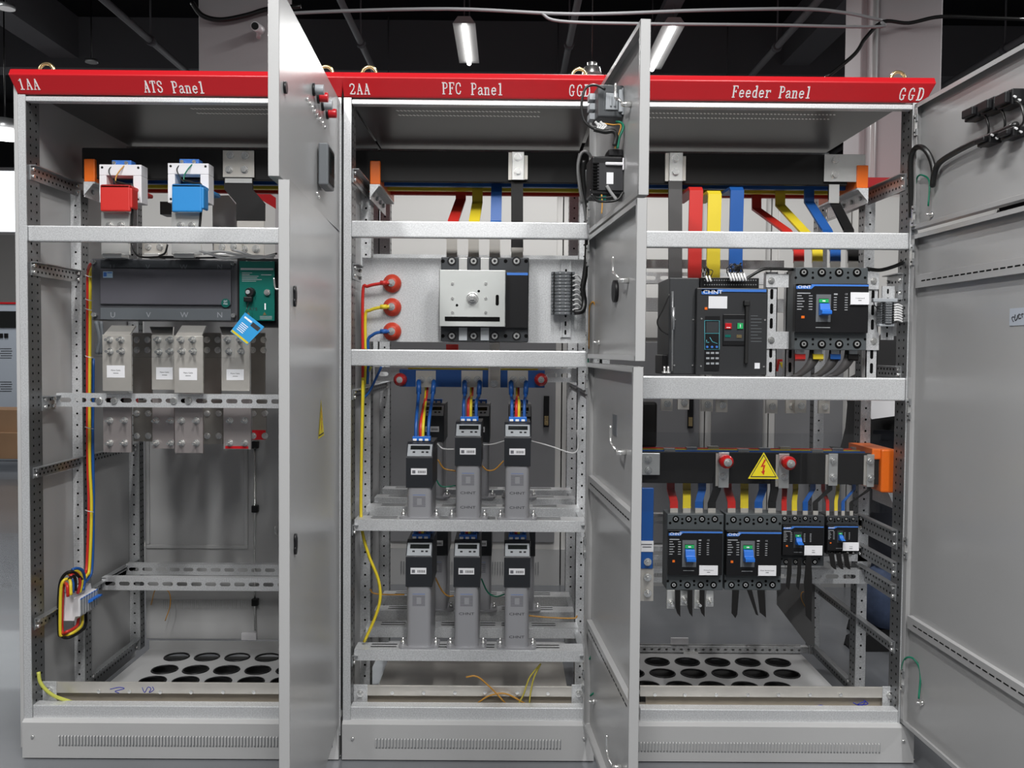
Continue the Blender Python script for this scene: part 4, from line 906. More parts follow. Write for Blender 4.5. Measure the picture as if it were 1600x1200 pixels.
# wires over the switch top
for i, pts in enumerate(([(206, 380), (212, 396), (225, 402), (260, 401), (300, 402)], [(262, 382), (258, 395), (250, 402), (300, 403), (390, 402)], [(334, 400), (372, 402), (410, 401), (433, 396)])):
    tag(MB().tube(PP(pts, .12), .0032).build('wire', WIRE_K), 'black wire along the top of the transfer switch, %s' % ('left', 'middle', 'right')[i], 'wire', 'black wires on the transfer switch')
for i, pts in enumerate(([(312, 392), (330, 397), (350, 403), (390, 400), (428, 402)], [(318, 396), (345, 393), (372, 398), (400, 403), (430, 399)], [(366, 391), (380, 395), (398, 402)])):
    tag(MB().tube(PP(pts, .11), .0045).build('wire_bundle', WIRE_W), 'white taped wires above the transfer switch, %s' % ('lower strand', 'middle strand', 'short strand')[i], 'wire', 'white taped wires')
m = MB().tube(PP([(150, 502), (156, 530), (152, 553)], .15), .008).tube(PP([(158, 502), (160, 530), (158, 553)], .15), .006); tag(m.build('wire_bundle', MGREY), 'grey curved wires under the left end of the transfer switch', 'wire')
# vertical supply cables + MCB block
def pcyl(label, pts, r_, m_, cat='cable', group=None): 
    return tag(MB(pts[0]).tube(pts, r_, n=10).build('cable', m_), label, cat, group)
Yc = .31
pcyl('red cable running down the left cabinet side post', [P(149, 409, .2), P(141, 414, .24), P(138, 425, .28), P(137, 460, Yc), P(137, 700, Yc), P(139, 790, Yc), P(136, 880, Yc - .02), P(132, 897, Yc - .05), P(124, 905, Yc - .1)], .0052, SHR_R, group='cables down the left cabinet')
pcyl('yellow cable running down the left cabinet side post', [P(152, 411, .2), P(145, 418, .24), P(141, 430, .28), P(141, 460, Yc - .01), P(140, 700, Yc - .01), P(143, 790, Yc - .01), P(140, 884, Yc - .03), P(135, 900, Yc - .06), P(128, 908, Yc - .1)], .0052, SHR_Y, group='cables down the left cabinet')
pcyl('blue cable running down the left cabinet side post', [P(146, 560, Yc + .01), P(145, 640, Yc + .01), P(145, 700, Yc), P(146, 790, Yc), P(144, 884, Yc - .02), P(138, 904, Yc - .05), P(131, 911, Yc - .1)], .0052, SHR_B, group='cables down the left cabinet')
for i, py in enumerate((430, 467, 482, 556, 667, 797, 894)):
    tag(MB().tube([P(133, py, Yc - .02), P(139, py + 2, Yc - .035), P(146, py + 3, Yc - .02)], .0015, n=5).build('cable_tie', WPLAS), 'white cable tie around the left cabinet supply cables, number %s from the top' % ('one', 'two', 'three', 'four', 'five', 'six', 'seven')[i], 'cable tie', 'cable ties on supply cables')
# breaker block mounted on the side rail, facing right-front
a0 = P(104, 942, .06); a1 = P(133, 905, .28)
bl = thing('miniature_breaker_row', 'row of white miniature breakers with blue levers low on the left side', 'circuit breaker', P(104, 965, .08)); ob = tuple(P(104, 965, .08))
y0_, y1_ = .15, .285; xb0 = -.949; zb0, zb1 = P(104, 970, .15).z, P(104, 927, .15).z; KX = .68
n_ = 7
for i in range(n_):
    ya = y0_ + (y1_ - y0_) * i / n_; yb = y0_ + (y1_ - y0_) * (i + 1) / n_ - .0008; blu = i >= 3
    m = MB(ob).prism([(xb0, zb0), (xb0 + .038, zb0), (xb0 + .042, zb0 + .014), (xb0 + .058, zb0 + .016), (xb0 + .058, zb1 - .020), (xb0 + .036, zb1 - .018), (xb0 + .033, zb1), (xb0, zb1)], ya, yb)
    mod = m.build('breaker_module', WPLAS, bl, bev=.001)
    MB(ob).box(xb0 + .058, ya + .004, zb0 + .018, xb0 + .0592, yb - .004, zb1 - .02).build('module_window', LGREY, mod)
    MB(ob).box(xb0 + .058, ya + .003, zb1 - .022, xb0 + .060, yb - .003, zb1 - .018).build('colour_mark', BLUES, mod)
    if blu: MB(ob).prism([(xb0 + .058, (zb0 + zb1) / 2 - .004), (xb0 + .074, (zb0 + zb1) / 2 + .004), (xb0 + .074, (zb0 + zb1) / 2 + .009), (xb0 + .058, (zb0 + zb1) / 2 + .008)], ya + .002, yb - .002).build('lever', BLUEB, mod)
# loops
def loop(label, pts, m_): return tag(MB(pts[0]).tube(pts, .0052, n=8).build('cable', m_), label, 'cable', 'cable loops at the small breakers')
YL = .14
loop('outer black cable looping around the small breaker row', [P(128, 905, .2), P(112, 893, .14), P(97, 903, YL), P(92, 930, YL), P(92, 985, YL), P(96, 994, YL), P(108, 996, .10), P(128, 985, .2), P(134, 975, .24), P(134, 955, .24)], SHR_K)
loop('yellow cable looping around the small breaker row', [P(111, 930, .10), P(110, 910, .11), P(107, 905, YL), P(99, 908, YL - .01), P(95, 925, YL - .01), P(94, 985, YL - .01), P(98, 993, YL - .01), P(112, 990, .12), P(127, 978, .19), P(129, 960, .22)], SHR_Y)
loop('red cable looping inside the yellow one', [P(106, 932, .10), P(105, 915, .10), P(101, 912, YL), P(98, 925, YL), P(97, 985, YL), P(105, 987, .11), P(120, 978, .17), P(123, 962, .2)], SHR_R)
loop('red cable arching over the small breaker row', [P(121, 928, .18), P(125, 912, .19), P(123, 900, .18), P(117, 896, .16), P(110, 900, .13)], SHR_R)
loop('yellow cable arching over the small breaker row', [P(125, 926, .19), P(128, 908, .2), P(125, 896, .19), P(117, 892, .17), P(107, 898, .14)], SHR_Y)
loop('blue cable arching over the small breaker row', [P(130, 922, .2), P(132, 905, .22), P(129, 892, .2), P(121, 888, .18), P(113, 890, .16)], SHR_B)
loop('blue cable entering the small breaker row', [P(114, 926, .12), P(114, 912, .13), P(112, 905, .13)], SHR_B)
loop('black cable entering the small breaker row', [P(118, 923, .15), P(118, 906, .15), P(114, 900, .14), P(108, 905, .12)], SHR_K)
pcyl('yellow-green earth wire at the bottom left corner of the left cabinet', [P(60, 1050, .02), P(64, 1068, .02), P(82, 1086, .03), P(112, 1097, .06)], .0058, mat('earth_yellow', (.55, .56, .10), .4), 'wire')
pcyl('thin orange earth wire hanging inside the rear of the left cabinet', [P(236, 945, .84), P(244, 920, .8), P(263, 924, .8), (P(266, 945, .8)), P(258, 970, .8)], .002, WIRE_O, 'wire')
# warning: lamp above
# ---------------------------------------------------------------- middle cabinet devices
# red round insulators on the plate
for i, (px, py, c_, nm) in enumerate(((613, 443, SHR_R, 'top, with red wire'), (613, 480, SHR_Y, 'middle, with yellow wire'), (613, 518, SHR_B, 'bottom, with blue wire'))):
    q = P(px, py, .113); o = tuple(q); r = thing('standoff_insulator', 'round brick-red insulator on the plate, %s' % nm, 'insulator', q, 'round insulators on the plate')
    MB(o).cyl(q, q + V((0, -.012, 0)), .030, 28, r2=.029).cyl(q + V((0, -.012, 0)), q + V((0, -.026, 0)), .029, 28, r2=.016).build('body', BRINS, r, bev=.002)
    bolt(r, o, q + V((0, -.026, 0)), .009, .022)
    tag(MB(o).tube([q + V((-.004, -.036, .0)), q + V((-.04, -.036, -.004)), q + V((-.075 + .008 * i, -.03, -.012)), V((P(567 + 4 * i, 470, .09).x, .09, q.z - .03)), P(567 + 4.5 * i, 560, .09), P(567 + 3.4 * i, 600, .09)], .0052).build('cable', c_), '%s wire from the %s round insulator' % (('red', 'yellow', 'blue')[i], ('top', 'middle', 'bottom')[i]), 'wire', 'wires on the round insulators')
    MB(o).cyl(q + V((-.012, -.036, 0)), q + V((-.034, -.036, -.001)), .0075, 12).build('cable_lug', c_, r)
a = rect(609, 456, 618, 468, .11); 
# breaker with operating plate
def hexrecess(m, q, r_, bi=1, zi=2):
    m.cyl(q, q + V((0, -.0015, 0)), r_, 18, bi).cyl(q + V((0, -.001, 0)), q + V((0, -.002, 0)), r_ * .62, 12, zi).cyl(q + V((0, -.002, 0)), q + V((0, -.0025, 0)), r_ * .3, 6, bi)
b0 = rect(689, 402, 826, 534, .06); o = (b0[0], .06, b0[1])
br = thing('circuit_breaker', 'dark breaker behind a steel operating plate in the middle cabinet', 'circuit breaker', o)
MB(o).box(b0[0], .06, b0[1], b0[2], .112, b0[3]).build('body', DGREY, br, bev=.003)
f = rect(690, 424, 825, 512, .045); MB(o).fbox(*f, .045, .02).build('front_cover', BLACK, br, bev=.002)
f = rect(792, 426, 825, 430, .044); MB(o).fbox(*f, .044, .002).build('blue_stripe', BLUES, br)
for row in (408, 525):
    for px in (706, 740, 773, 807):
        q = P(px, row, .06); m = MB(o); m.cyl(q, q + V((0, -.0015, 0)), .0145, 20, 1).cyl(q + V((0, -.001, 0)), q + V((0, -.0035, 0)), .0095, 14, 0).cyl(q + V((0, -.0035, 0)), q + V((0, -.004, 0)), .0045, 6, 1); m.build('terminal_screw', [ZINC, BLACK], br)
    for px in (692, 790, 822): q = P(px, row, .06); MB(o).cyl(q, q + V((0, -.001, 0)), .006, 12).build('fixing_hole', HOLE, br)
for px in (723, 757):
    f = rect(px - 6, 403, px + 7, 424, .055); MB(o).fbox(*f, .052, .004).build('plate_tab', TINL, br, bev=.001)
    f = rect(px - 6, 508, px + 7, 532, .055); MB(o).fbox(*f, .052, .004).build('plate_tab', LGREY, br, bev=.001)
op = rect(686, 422, 790, 510, .02); MB(o).fbox(*op, .02, .003).box(op[0], .02, op[1], op[0] + .003, .05, op[3]).box(op[2] - .003, .02, op[1], op[2], .05, op[3]).build('operating_plate', mat('plate_pale_steel', (.66, .68, .66), .32, .45, var=.04, vscale=10), br, bev=.001)
m = MB(o); f = rect(695, 495, 781, 502, .02); m.fbox(*f, .019, .002, 0); q = P(777, 469, .02); m.slot((q.x, .02, q.z), (0, -1, 0), (0, 0, 1), .034, .005, 0, .001)
for (px, py) in ((748, 455), (714, 477)): q = P(px, py, .02); m.hole((q.x, .02, q.z), (0, -1, 0), .0042, 0, 12)
m.build('plate_openings', HOLE, br)
for (px, py) in ((707, 443), (759, 443), (707, 466), (759, 466), (707, 488), (759, 488)): q = P(px, py, .02); MB(o).cyl(q, q + V((0, -.004, 0)), .005, 12, r2=.004).build('rivet', ZINC, br)
q = P(738, 466, .02); MB(o).cyl(q, q + V((0, -.004, 0)), .019, 24).cyl(q + V((0, -.004, 0)), q + V((0, -.018, 0)), .012, 20).box(q.x - .007, -.008, q.z - .006, q.x + .007, .002, q.z + .007).build('drive_shaft', ZINC, br, bev=.001)
# bars down to it
def link(label, pts, w_, t_, m_, end=None, endm=None, wv=(1, 0, 0), group='sleeved bars', sub=0):
    r = thing('busbar_link', label, 'busbar', pts[-1], group); o = tuple(pts[-1]); MB(o).strip(pts, wv, w_, t_, sub=sub).build('sleeve', m_, r)
    if end: MB(o).strip(end, wv, w_ * .95, t_ * .7).build('bare_end', endm or TIN, r)
    return r
g = 'drop bars in the middle cabinet'
link('red sleeved bar dropping behind the middle cabinet beam', [P(720, 300, .5), P(720, 312, .5), P(708, 346, .3), P(706, 372, .22)], .037, .008, SHR_R, [P(706, 368, .22), P(706, 404, .1)], group=g)
link('yellow sleeved bar dropping behind the middle cabinet beam', [P(746, 296, .42), P(746, 316, .42), P(741, 346, .3), P(740, 372, .22)], .037, .008, SHR_Y, [P(740, 368, .22), P(740, 404, .1)], group=g)
link('blue sleeved bar dropping behind the middle cabinet beam', [P(776, 288, .33), P(775, 346, .28), P(773, 372, .22)], .037, .008, SHR_B, [P(773, 368, .22), P(773, 404, .1)], group=g)
link('black sleeved bar dropping behind the middle cabinet beam', [P(808, 284, .245), P(808, 346, .24), P(808, 392, .15)], .040, .008, SHR_K, [P(808, 388, .15), P(808, 404, .1)], group=g)
link('bare bar below the breaker joining the blue busbar', [P(773, 534, .1), P(773, 604, .29)], .032, .006, TIN, group=g)
a = rect(697, 538, 716, 548, .15); tag(MB((a[0], .15, a[1])).box(a[0], .15, a[1], a[2], .17, a[3]).build('sleeve_end', SHR_R), 'small red sleeve end under the middle cabinet breaker', 'sleeve')
# DIN rail + terminals
def din(label, px, Y, o_=None):
    x0, z0, x1, z1 = rect(*px, Y); m = MB((x0, Y, z0)).box(x0, Y, z0, x1, Y + .002, z1).box(x0, Y - .006, z0, x0 + .004, Y, z1).box(x1 - .004, Y - .006, z0, x1, Y, z1)
    n = int((z1 - z0) / .028)
    for i in range(n): m.slot(((x0 + x1) / 2, Y, z0 + .016 + i * .028), (0, -1, 0), (0, 0, 1), .016, .003, 1, .001)
    return tag(m.build('mounting_rail', [GALV, HOLE]), label, 'rail')
din('short upright rail carrying the grey terminals in the middle cabinet', (876, 405, 892, 527), .108)
zz = P(880, 425, .09).z; xt0, xt1 = P(861, 460, .09).x, P(897, 460, .09).x; tb_names = ('topmost', 'second from top', 'third from top', 'fourth from top', 'fifth from top', 'sixth from top', 'seventh from top', 'eighth from top', 'ninth from top', 'tenth from top', 'eleventh from top', 'twelfth from top', 'thirteenth from top', 'lowest')
tbase = None
def terminal(x0, x1, y, z, h, label, group):
    r = thing('terminal_block', label, 'terminal', (x0, y, z), group); o = (x0, y, z)
    MB(o).box(x0, y, z, x1, y + .04, z + h * .85).box(x0 + (x1 - x0) * .25, y - .01, z, x0 + (x1 - x0) * .75, y, z + h * .85).build('body', MGREY, r, bev=.001)
    for k_ in (.1, .35, .6, .85): MB(o).cyl((x0 + (x1 - x0) * k_, y - (.01 if .2 < k_ < .8 else 0), z + h * .42), (x0 + (x1 - x0) * k_, y - .012, z + h * .42), h * .27, 8).build('screw', GALVD if k_ in (.35, .6) else BLACK, r)
    return r
hh = (P(880, 424, .06).z - P(880, 492, .06).z) / 13
t0 = terminal(xt0, xt1, .06, zz - hh, hh, 'grey terminal block in the middle cabinet stack, topmost', 'grey terminals in the middle cabinet')
for i in range(1, 13): copy_tree(t0, 'grey terminal block in the middle cabinet stack, %s' % tb_names[i if i < 12 else 13], (xt0, .06, zz - hh * (i + 1)))
for i in range(8):
    py = 432 + i * 7.5; tag(MB().tube([P(895, py, .055), P(902, py - 2, .05), P(908, py + 4, .06), P(913, py + 12, .07)], .0026, n=6).build('wire', WIRE_W), 'short white wire leaving the grey terminals, %s' % tb_names[i], 'wire', 'white wires at the middle terminals')
pcyl('thick black corrugated conduit right of the grey terminals', [P(918, 372, .06), P(917, 400, .06), P(914, 430, .06), P(910, 452, .06), P(913, 470, .06), P(910, 485, .05), P(897, 488, .05)], .009, WIRE_K, 'conduit')
pcyl('black wire bundle dropping at the right edge of the middle cabinet', [P(906, 240, .0), P(903, 262, .0), P(908, 300, .02), P(914, 330, .03), P(918, 372, .05)], .005, mat('grey_cable', (.12, .12, .12), .45), 'cable')
pcyl('black conduit at the right edge of the middle cabinet', [P(912, 250, .01), P(911, 280, .02), P(916, 320, .03), P(919, 360, .05)], .0075, WIRE_K, 'conduit')
# lower blue busbar
x0, z0, x1, z1 = rect(624, 578, 851, 605, .27); o = (x0, .27, z0); lb = thing('lower_busbar', 'blue sleeved busbar below the middle cabinet second beam', 'busbar', o)
MB(o).box(x0, .27, z0, x1, .278, z1).build('sleeve', SHR_B, lb)
for i, (pa, pb) in enumerate(((650, 681), (721, 754), (793, 825))):
    a = rect(pa, 579, pb, 605, .27); MB(o).fbox(*a, .266, .004).build('joint_plate', TIN, lb)
    for px in (pa + 9, pb - 8): bolt(lb, o, P(px, 593, .266), .009, .014)
a = rect(763, 570, 782, 606, .26); MB(o).fbox(*a, .258, .006).build('joint_plate', TIN, lb); bolt(lb, o, P(772, 587, .258), .008); bolt(lb, o, P(772, 599, .258), .010)
for nm, px in (('left', 626), ('right', 845)):
    q = P(px, 593, .27); r = thing('standoff_insulator', 'round glossy red insulator at the %s end of the blue busbar' % nm, 'insulator', q, 'glossy insulators on the blue busbar'); MB(q).cyl(q + V((0, .12, 0)), q + V((0, -.02, 0)), .0225, 26).cyl(q + V((0, -.02, 0)), q + V((0, -.034, 0)), .0225, 26, r2=.013).build('body', RINS, r, bev=.003); bolt(r, tuple(q), q + V((0, -.034, 0)), .008, .012)
for i, c_ in enumerate((SHR_Y, SHR_R)):
    y = .36 + i * .09; tag(MB((x0, y, z0)).box(x0 + .02, y, z0 + .006, x1 - .02, y + .008, z1 + .004).build('lower_busbar', c_), '%s sleeved busbar behind the blue one' % ('yellow', 'red')[i], 'busbar')
# capacitors
def capacitor(label, cx, Y, z, H, W=.078, D=.20, head=.145, logo=2, tilt=None):
    r = thing('power_capacitor', label, 'capacitor', (cx, Y, z), 'power capacitors on the shelves'); y0 = -D / 2 + .02; y0 = 0
    def rr(w, d, rad=.014, yb=0):
        pts = []
        for (sx, sy, a0) in ((1, 0, -90), (1, 1, 0), (-1, 1, 90), (-1, 0, 180)):
            ccx = sx * (w / 2 - rad); ccy = yb + (d - rad if sy else rad)
            for k in range(5): t = R(a0 + 22.5 * k); pts.append((ccx + rad * cos(t), ccy + rad * sin(t)))
        return pts
    zh = H - head
    MB().prism(rr(W, D), .006, zh + .004, 'z', sm=True).build('body', ALU, r)
    m = MB().prism(rr(W + .05, .1, .02, -.012), 0, .006, 'z'); m.build('base_flange', ALU, r, bev=.002)
    for sx in (-1, 1): MB().cyl((sx * (W / 2 + .014), .03, .006), (sx * (W / 2 + .014), .03, .016), .0075, 6).cyl((sx * (W / 2 + .014), .03, .016), (sx * (W / 2 + .014), .03, .026), .004, 8).build('foot_bolt', ZINC, r)
    w2 = W / 2 + .003
    hd = MB().prism([(-.004, zh), (-.004, H - .052), (.034, H - .014), (.05, H - .008), (D + .004, H - .008), (D + .004, zh)], -w2, w2, 'x').build('head', mat('head_black', (.016, .018, .022), .4) if 'head_black' not in bpy.data.materials else bpy.data.materials['head_black'], r, bev=.003)
    n = V((0, -.038, .038)).normalized(); p0 = V((0, -.004, H - .052)); up = V((0, .038, .038)).normalized(); ln = .0537
    def F(u, v, e): return p0 + V((u, 0, 0)) + up * v + V((0, -.7071, .7071)) * e
    def fb(m, u0, v0, u1, v1, e0, e1, mi=0):
        m.add([F(u0, v0, e0), F(u1, v0, e0), F(u1, v1, e0), F(u0, v1, e0), F(u0, v0, e1), F(u1, v0, e1), F(u1, v1, e1), F(u0, v1, e1)], [(0, 3, 2, 1), (4, 5, 6, 7), (0, 1, 5, 4), (1, 2, 6, 5), (2, 3, 7, 6), (3, 0, 4, 7)], mi)
    m = MB(); fb(m, -w2 + .003, .002, w2 - .003, ln - .003, 0, .003); cp = m.build('control_panel', LGREY, r, bev=.001)
    m = MB(); fb(m, -w2 + .012, .028, w2 - .010, .044, .003, .0036); m.build('display', SCREEN, cp)
    for u in (-.018, .010, .024): m = MB(); fb(m, u - .004, .015, u + .004, .020, .003, .0045); m.build('button', BLACK, cp)
    m = MB().box(-.026, -.0052, H - .108, .024, -.004, H - .088, 0)
    for i in range(9): m.box(-.004 + i * .0028, -.0056, H - .103, -.0025 + i * .0028, -.0052, H - .095, 1)
    m.box(-.022, -.0056, H - .104, -.012, -.0052, H - .094, 2)
    m.build('white_label', [PAPER, INK, INKG], r)
    m = MB(); zt = zh - .012
    m.box(-.020, -.0005, zt - .012, .020, 0, zt - .011, 1)
    for i in range(10): 
        m.box(-.02, -.0005, zt - .018 - i * .0035, -.007, 0, zt - .0165 - i * .0035); m.box(.008, -.0005, zt - .018 - i * .0035, .02, 0, zt - .0165 - i * .0035)
        if i < 2 or i > 7: m.box(-.007, -.0005, zt - .018 - i * .0035, .008, 0, zt - .0165 - i * .0035)
    if logo >= 1: m.text('CHNT', (0, -.0006, zt - .078 if H > .3 else zt - .004), .0085, center=True, m=2, sx=1.5)
    if logo >= 2: m.text('CHNT', (0, -.0006, .035), .0085, center=True, m=2, sx=1.5)
    m.build('printed_text', [INKG, BLUES, INK], r)
    m = MB().box(-.028, .055, H - .006, .030, .085, H + .008, 0)
    for i in range(3): m.box(-.026 + i * .019, .052, H - .006, -.014 + i * .019, .056, H + .001, 1)
    m.build('terminal_block', [BLUEB, WHITE], r, bev=.001)
    return r
yc0 = .045
ztop = P(735, 656, .1).z
caps = []
def capx(px, Y=.045): return P(px, 780, Y).x
H1 = P(735, 655, .10).z - zs1; H0 = P(660, 686, .10).z - zs1
row = [('short power capacitor at the left of the upper shelf', capx(655), zs1, H0, 0, .15), ('tall power capacitor in the middle of the upper shelf', capx(731), zs1, H1, 2, .145), ('tall power capacitor at the right of the upper shelf', capx(808), zs1, H1, 2, .145)]
H2 = P(735, 842, .10).z - zs2 + .006
row += [('power capacitor at the left of the lower shelf', capx(655), zs2, H2, 0, .15), ('power capacitor in the middle of the lower shelf with a peeling sticker', capx(730), zs2, H2, 1, .15), ('power capacitor at the right of the lower shelf', capx(809), zs2, H2, 2, .15)]
for lb_, x, z, H, lg, hd in row:
    caps.append(capacitor(lb_, x, .045, z, H, head=hd, logo=lg))
# rear capacitors
rb = capacitor('rear power capacitor behind the short one on the upper shelf', P(676, 700, .48).x, .47, zs1, .35, logo=0)
copy_tree(rb, 'rear power capacitor behind the middle one on the upper shelf', (P(747, 700, .48).x, .47, zs1)); copy_tree(rb, 'rear power capacitor behind the right one on the upper shelf', (P(812, 700, .48).x, .47, zs1))
for px, l_ in ((682, 'left'), (750, 'middle'), (818, 'right')): copy_tree(rb, 'rear power capacitor behind the %s one on the lower shelf' % l_, (P(px, 900, .48).x, .47, zs2))
# phase wires to capacitors
def wires(cx, H, z, ztop, lab, up=True):
    zz_ = z + H + .006
    for k, (dx, c_, nm, tx) in enumerate(((-.018, SHR_B, 'blue', -.018), (-.003, SHR_R, 'red', .002), (.004, SHR_Y, 'yellow', .0), (.022, SHR_B, 'second blue', .025))):
        yy = .115 - .008 * (nm == 'blue'); yb_ = .245 if 'blue' in nm else .3
        o_ = (cx + dx, yy, zz_)
        r_ = thing('cable', '%s wire rising from the %s capacitor terminal' % (nm, lab), 'cable', o_, 'capacitor supply wires')
        MB(o_).tube([(cx + dx, yy, zz_ - .01), (cx + dx * 1.02, yy + .02, zz_ + .05), (cx + tx * 1.1, yb_ - .03, ztop - .05), (cx + tx * 1.2, yb_ - .006, ztop)], .0058 if nm != 'yellow' else .0056, n=10).build('wire', c_, r_)
        if 'blue' in nm and up: MB(o_).cyl((cx + tx * 1.1, yb_ - .022, ztop - .045), (cx + tx * 1.2, yb_ - .006, ztop - .004), .0085, 12).build('cable_lug', c_, r_)
for i, (l_, px) in enumerate((('short upper', 655), ('middle upper', 731), ('right upper', 808))):
    H = row[i][3]; wires(row[i][1], H, zs1, P(700, 594, .26).z, l_)
for i, l_ in enumerate(('left lower', 'middle lower', 'right lower')): wires(row[3 + i][1], row[3 + i][3], zs2, zs1 - .04, l_, False)
# small communication wires
for lab, pts, m_ in (('thin grey wire between the short and the middle upper capacitors', [(683, 693), (692, 701), (710, 702)], WIRE_W), ('thin grey wire between the middle and right upper capacitors', [(755, 695), (770, 694), (788, 689)], WIRE_W),
    ('thin orange wire between the middle and right upper capacitors', [(752, 727), (762, 735), (774, 733), (787, 720)], WIRE_O), ('thin orange wire between the short and middle upper capacitors', [(684, 718), (694, 732), (712, 736)], WIRE_O),
    ('thin green wire between the upper capacitors', [(681, 748), (690, 760), (712, 759)], WIRE_G), ('grey wire right of the upper capacitors', [(830, 689), (860, 697), (895, 708), (904, 695), (901, 672)], WIRE_W),
    ('thin orange wire between the left and middle lower capacitors', [(680, 902), (690, 922), (700, 931), (709, 931)], WIRE_O), ('thin green wire between the middle and right lower capacitors', [(752, 904), (762, 925), (775, 932), (790, 928)], WIRE_G),
    ('thin orange wire left of the lower capacitors', [(578, 920), (584, 927), (605, 929), (632, 929)], WIRE_O), ('thin orange wire right of the lower capacitors', [(826, 962), (860, 965), (896, 966), (902, 962)], WIRE_O)):
    pcyl(lab, PP(pts, .24), .0026, m_, 'wire')
pcyl('long yellow earth wire down the left side of the middle cabinet', PP([(567, 590), (566, 640), (565, 700), (564, 800), (567, 835), (577, 870), (591, 905), (594, 935), (586, 965), (569, 1003)], .075), .005, SHR_Y, 'wire')
pcyl('blue wire bending down at the left of the middle cabinet second beam', PP([(596, 573), (588, 590), (577, 612), (568, 622)], .1), .004, SHR_B, 'wire')
pcyl('second yellow-green wire beside the long yellow wire', PP([(580, 573), (572, 590), (568, 620), (566, 700)], .09), .004, mat('olive_wire', (.38, .40, .06), .4), 'wire')
pcyl('green earth wire at the right edge of the middle cabinet', PP([(921, 470), (919, 560), (919, 640), (918, 760), (920, 900), (919, 1000), (921, 1050)], .0), .0022, WIRE_G, 'wire')
pcyl('yellow earth wire hooking over the middle cabinet hinge', PP([(920, 545), (920, 490), (924, 473), (929, 475), (935, 500), (938, 532)], -.01), .0022, WIRE_O, 'wire')
for lab, pts in (('orange wire curled over the middle cabinet earth bar', [(728, 1058), (745, 1057), (765, 1073), (790, 1099)]), ('orange wire arching low over the middle cabinet earth bar', [(747, 1098), (765, 1087), (790, 1084), (820, 1099)]), ('yellow wire rising to the left from the middle cabinet earth bar', [(810, 1100), (818, 1085), (828, 1058), (845, 1037)]), ('yellow wire rising to the right from the middle cabinet earth bar', [(827, 1100), (829, 1083), (834, 1060), (845, 1037)])):
    pcyl(lab, PP(pts, .06), .0026, WIRE_O if 'orange' in lab else mat('wire_yellow', (.50, .42, .06), .4), 'wire')
pcyl('green earth wire looping on the lower middle cabinet door', [P(921, 1030, -.005), P(925, 1026, -.01), P(931, 1045, -.05), P(933, 1075, -.08), M2l @ V((.06, .01, zat(M2l, 931, 1096)))], .003, WIRE_G, 'wire')
# ---- controllers on the upper middle door (inner side)
def dbox(name, label, cat, M, px, py, w_, h_, d_, mt_, bev=.004, group=None):
    """box on the inner side of a door; (px,py) = its near (far from hinge) top corner on the inner sheet"""
    u, z = on(M, px, py); q = M @ V((u, .002, z)); r = thing(name, label, cat, q, group); o = tuple(q)
    MB(o, M).box(u - w_, .002, z - h_, u, .002 + d_, z).build('case', mt_, r, bev=bev)
    return r, o, u, z
# devices on the middle upper door: seen as boxes sticking out towards the left
r1, oo, u, z = dbox('reactive_power_controller', 'dark square power controller on the inside of the middle cabinet upper door', 'controller', M2u, 976, 133, .10, .084, .068, mat('controller_grey', (.06, .065, .07), .4))
MB(oo, M2u).box(u - .02, .03, z - .07, u, .055, z - .02).build('side_clip', LGREY, r1)
# faces turned to the camera (far end from hinge) carry the clamp bracket
mm = MB(oo, M2u); 
mm.box(u + .0, .018, z - .066, u + .004, .050, z - .022).box(u + .004, .024, z - .058, u + .008, .030, z - .030).box(u + .004, .034, z - .058, u + .008, .040, z - .030).box(u, .006, z - .072, u + .010, .016, z - .014).box(u, .002, z - .078, u + .006, .008, z - .008)
mm.build('clamp_bracket', LGREY, r1, bev=.002)
m = MB(oo, M2u)
for k_ in range(3): m.box(u - .09, .068, z - .010 - k_ * .026, u - .05, .084, z - .026 - k_ * .026)
m.build('plug_terminals', LGREY, r1)
r2, o2_, u2, z2 = dbox('protection_controller', 'black vented controller with white clip low on the middle cabinet upper door', 'controller', M2u, 976, 244, .10, .104, .084, BLACK, bev=.006)
MB(o2_, M2u).box(u2, .004, z2 - .09, u2 + .004, .072, z2 - .02).build('end_plate', mat('end_plate_dark', (.03, .03, .033), .4), r2)
m = MB(o2_, M2u)
for k_ in range(9): m.box(u2, .068, z2 - .02 - k_ * .008, u2 + .005, .084, z2 - .0235 - k_ * .008)
m.build('vent_slots', HOLE, r2)
MB(o2_, M2u).box(u2 + .004, .030, z2 - .074, u2 + .0048, .048, z2 - .044).build('white_label', PAPER, r2)
MB(o2_, M2u).box(u2 + .004, .004, z2 - .026, u2 + .012, .052, z2 - .018).box(u2 + .004, -.0 + .003, z2 - .038, u2 + .012, .007, z2 - .006).build('white_clip', WPLAS, r2, bev=.002)
MB(o2_, M2u).box(u2 - .06, .004, z2, u2, .042, z2 + .018).build('plug', BLACK, r2, bev=.003)
MB(o2_, M2u).box(u2 - .03, .048, z2 - .118, u2, .064, z2 - .104).build('green_plug', GREEN, r2)
def DP(M, l): return [M @ V((u_, y_, z_)) for u_, y_, z_ in l]
def px_at(px, py, depth): return P(px, py, -depth)
dd = .42
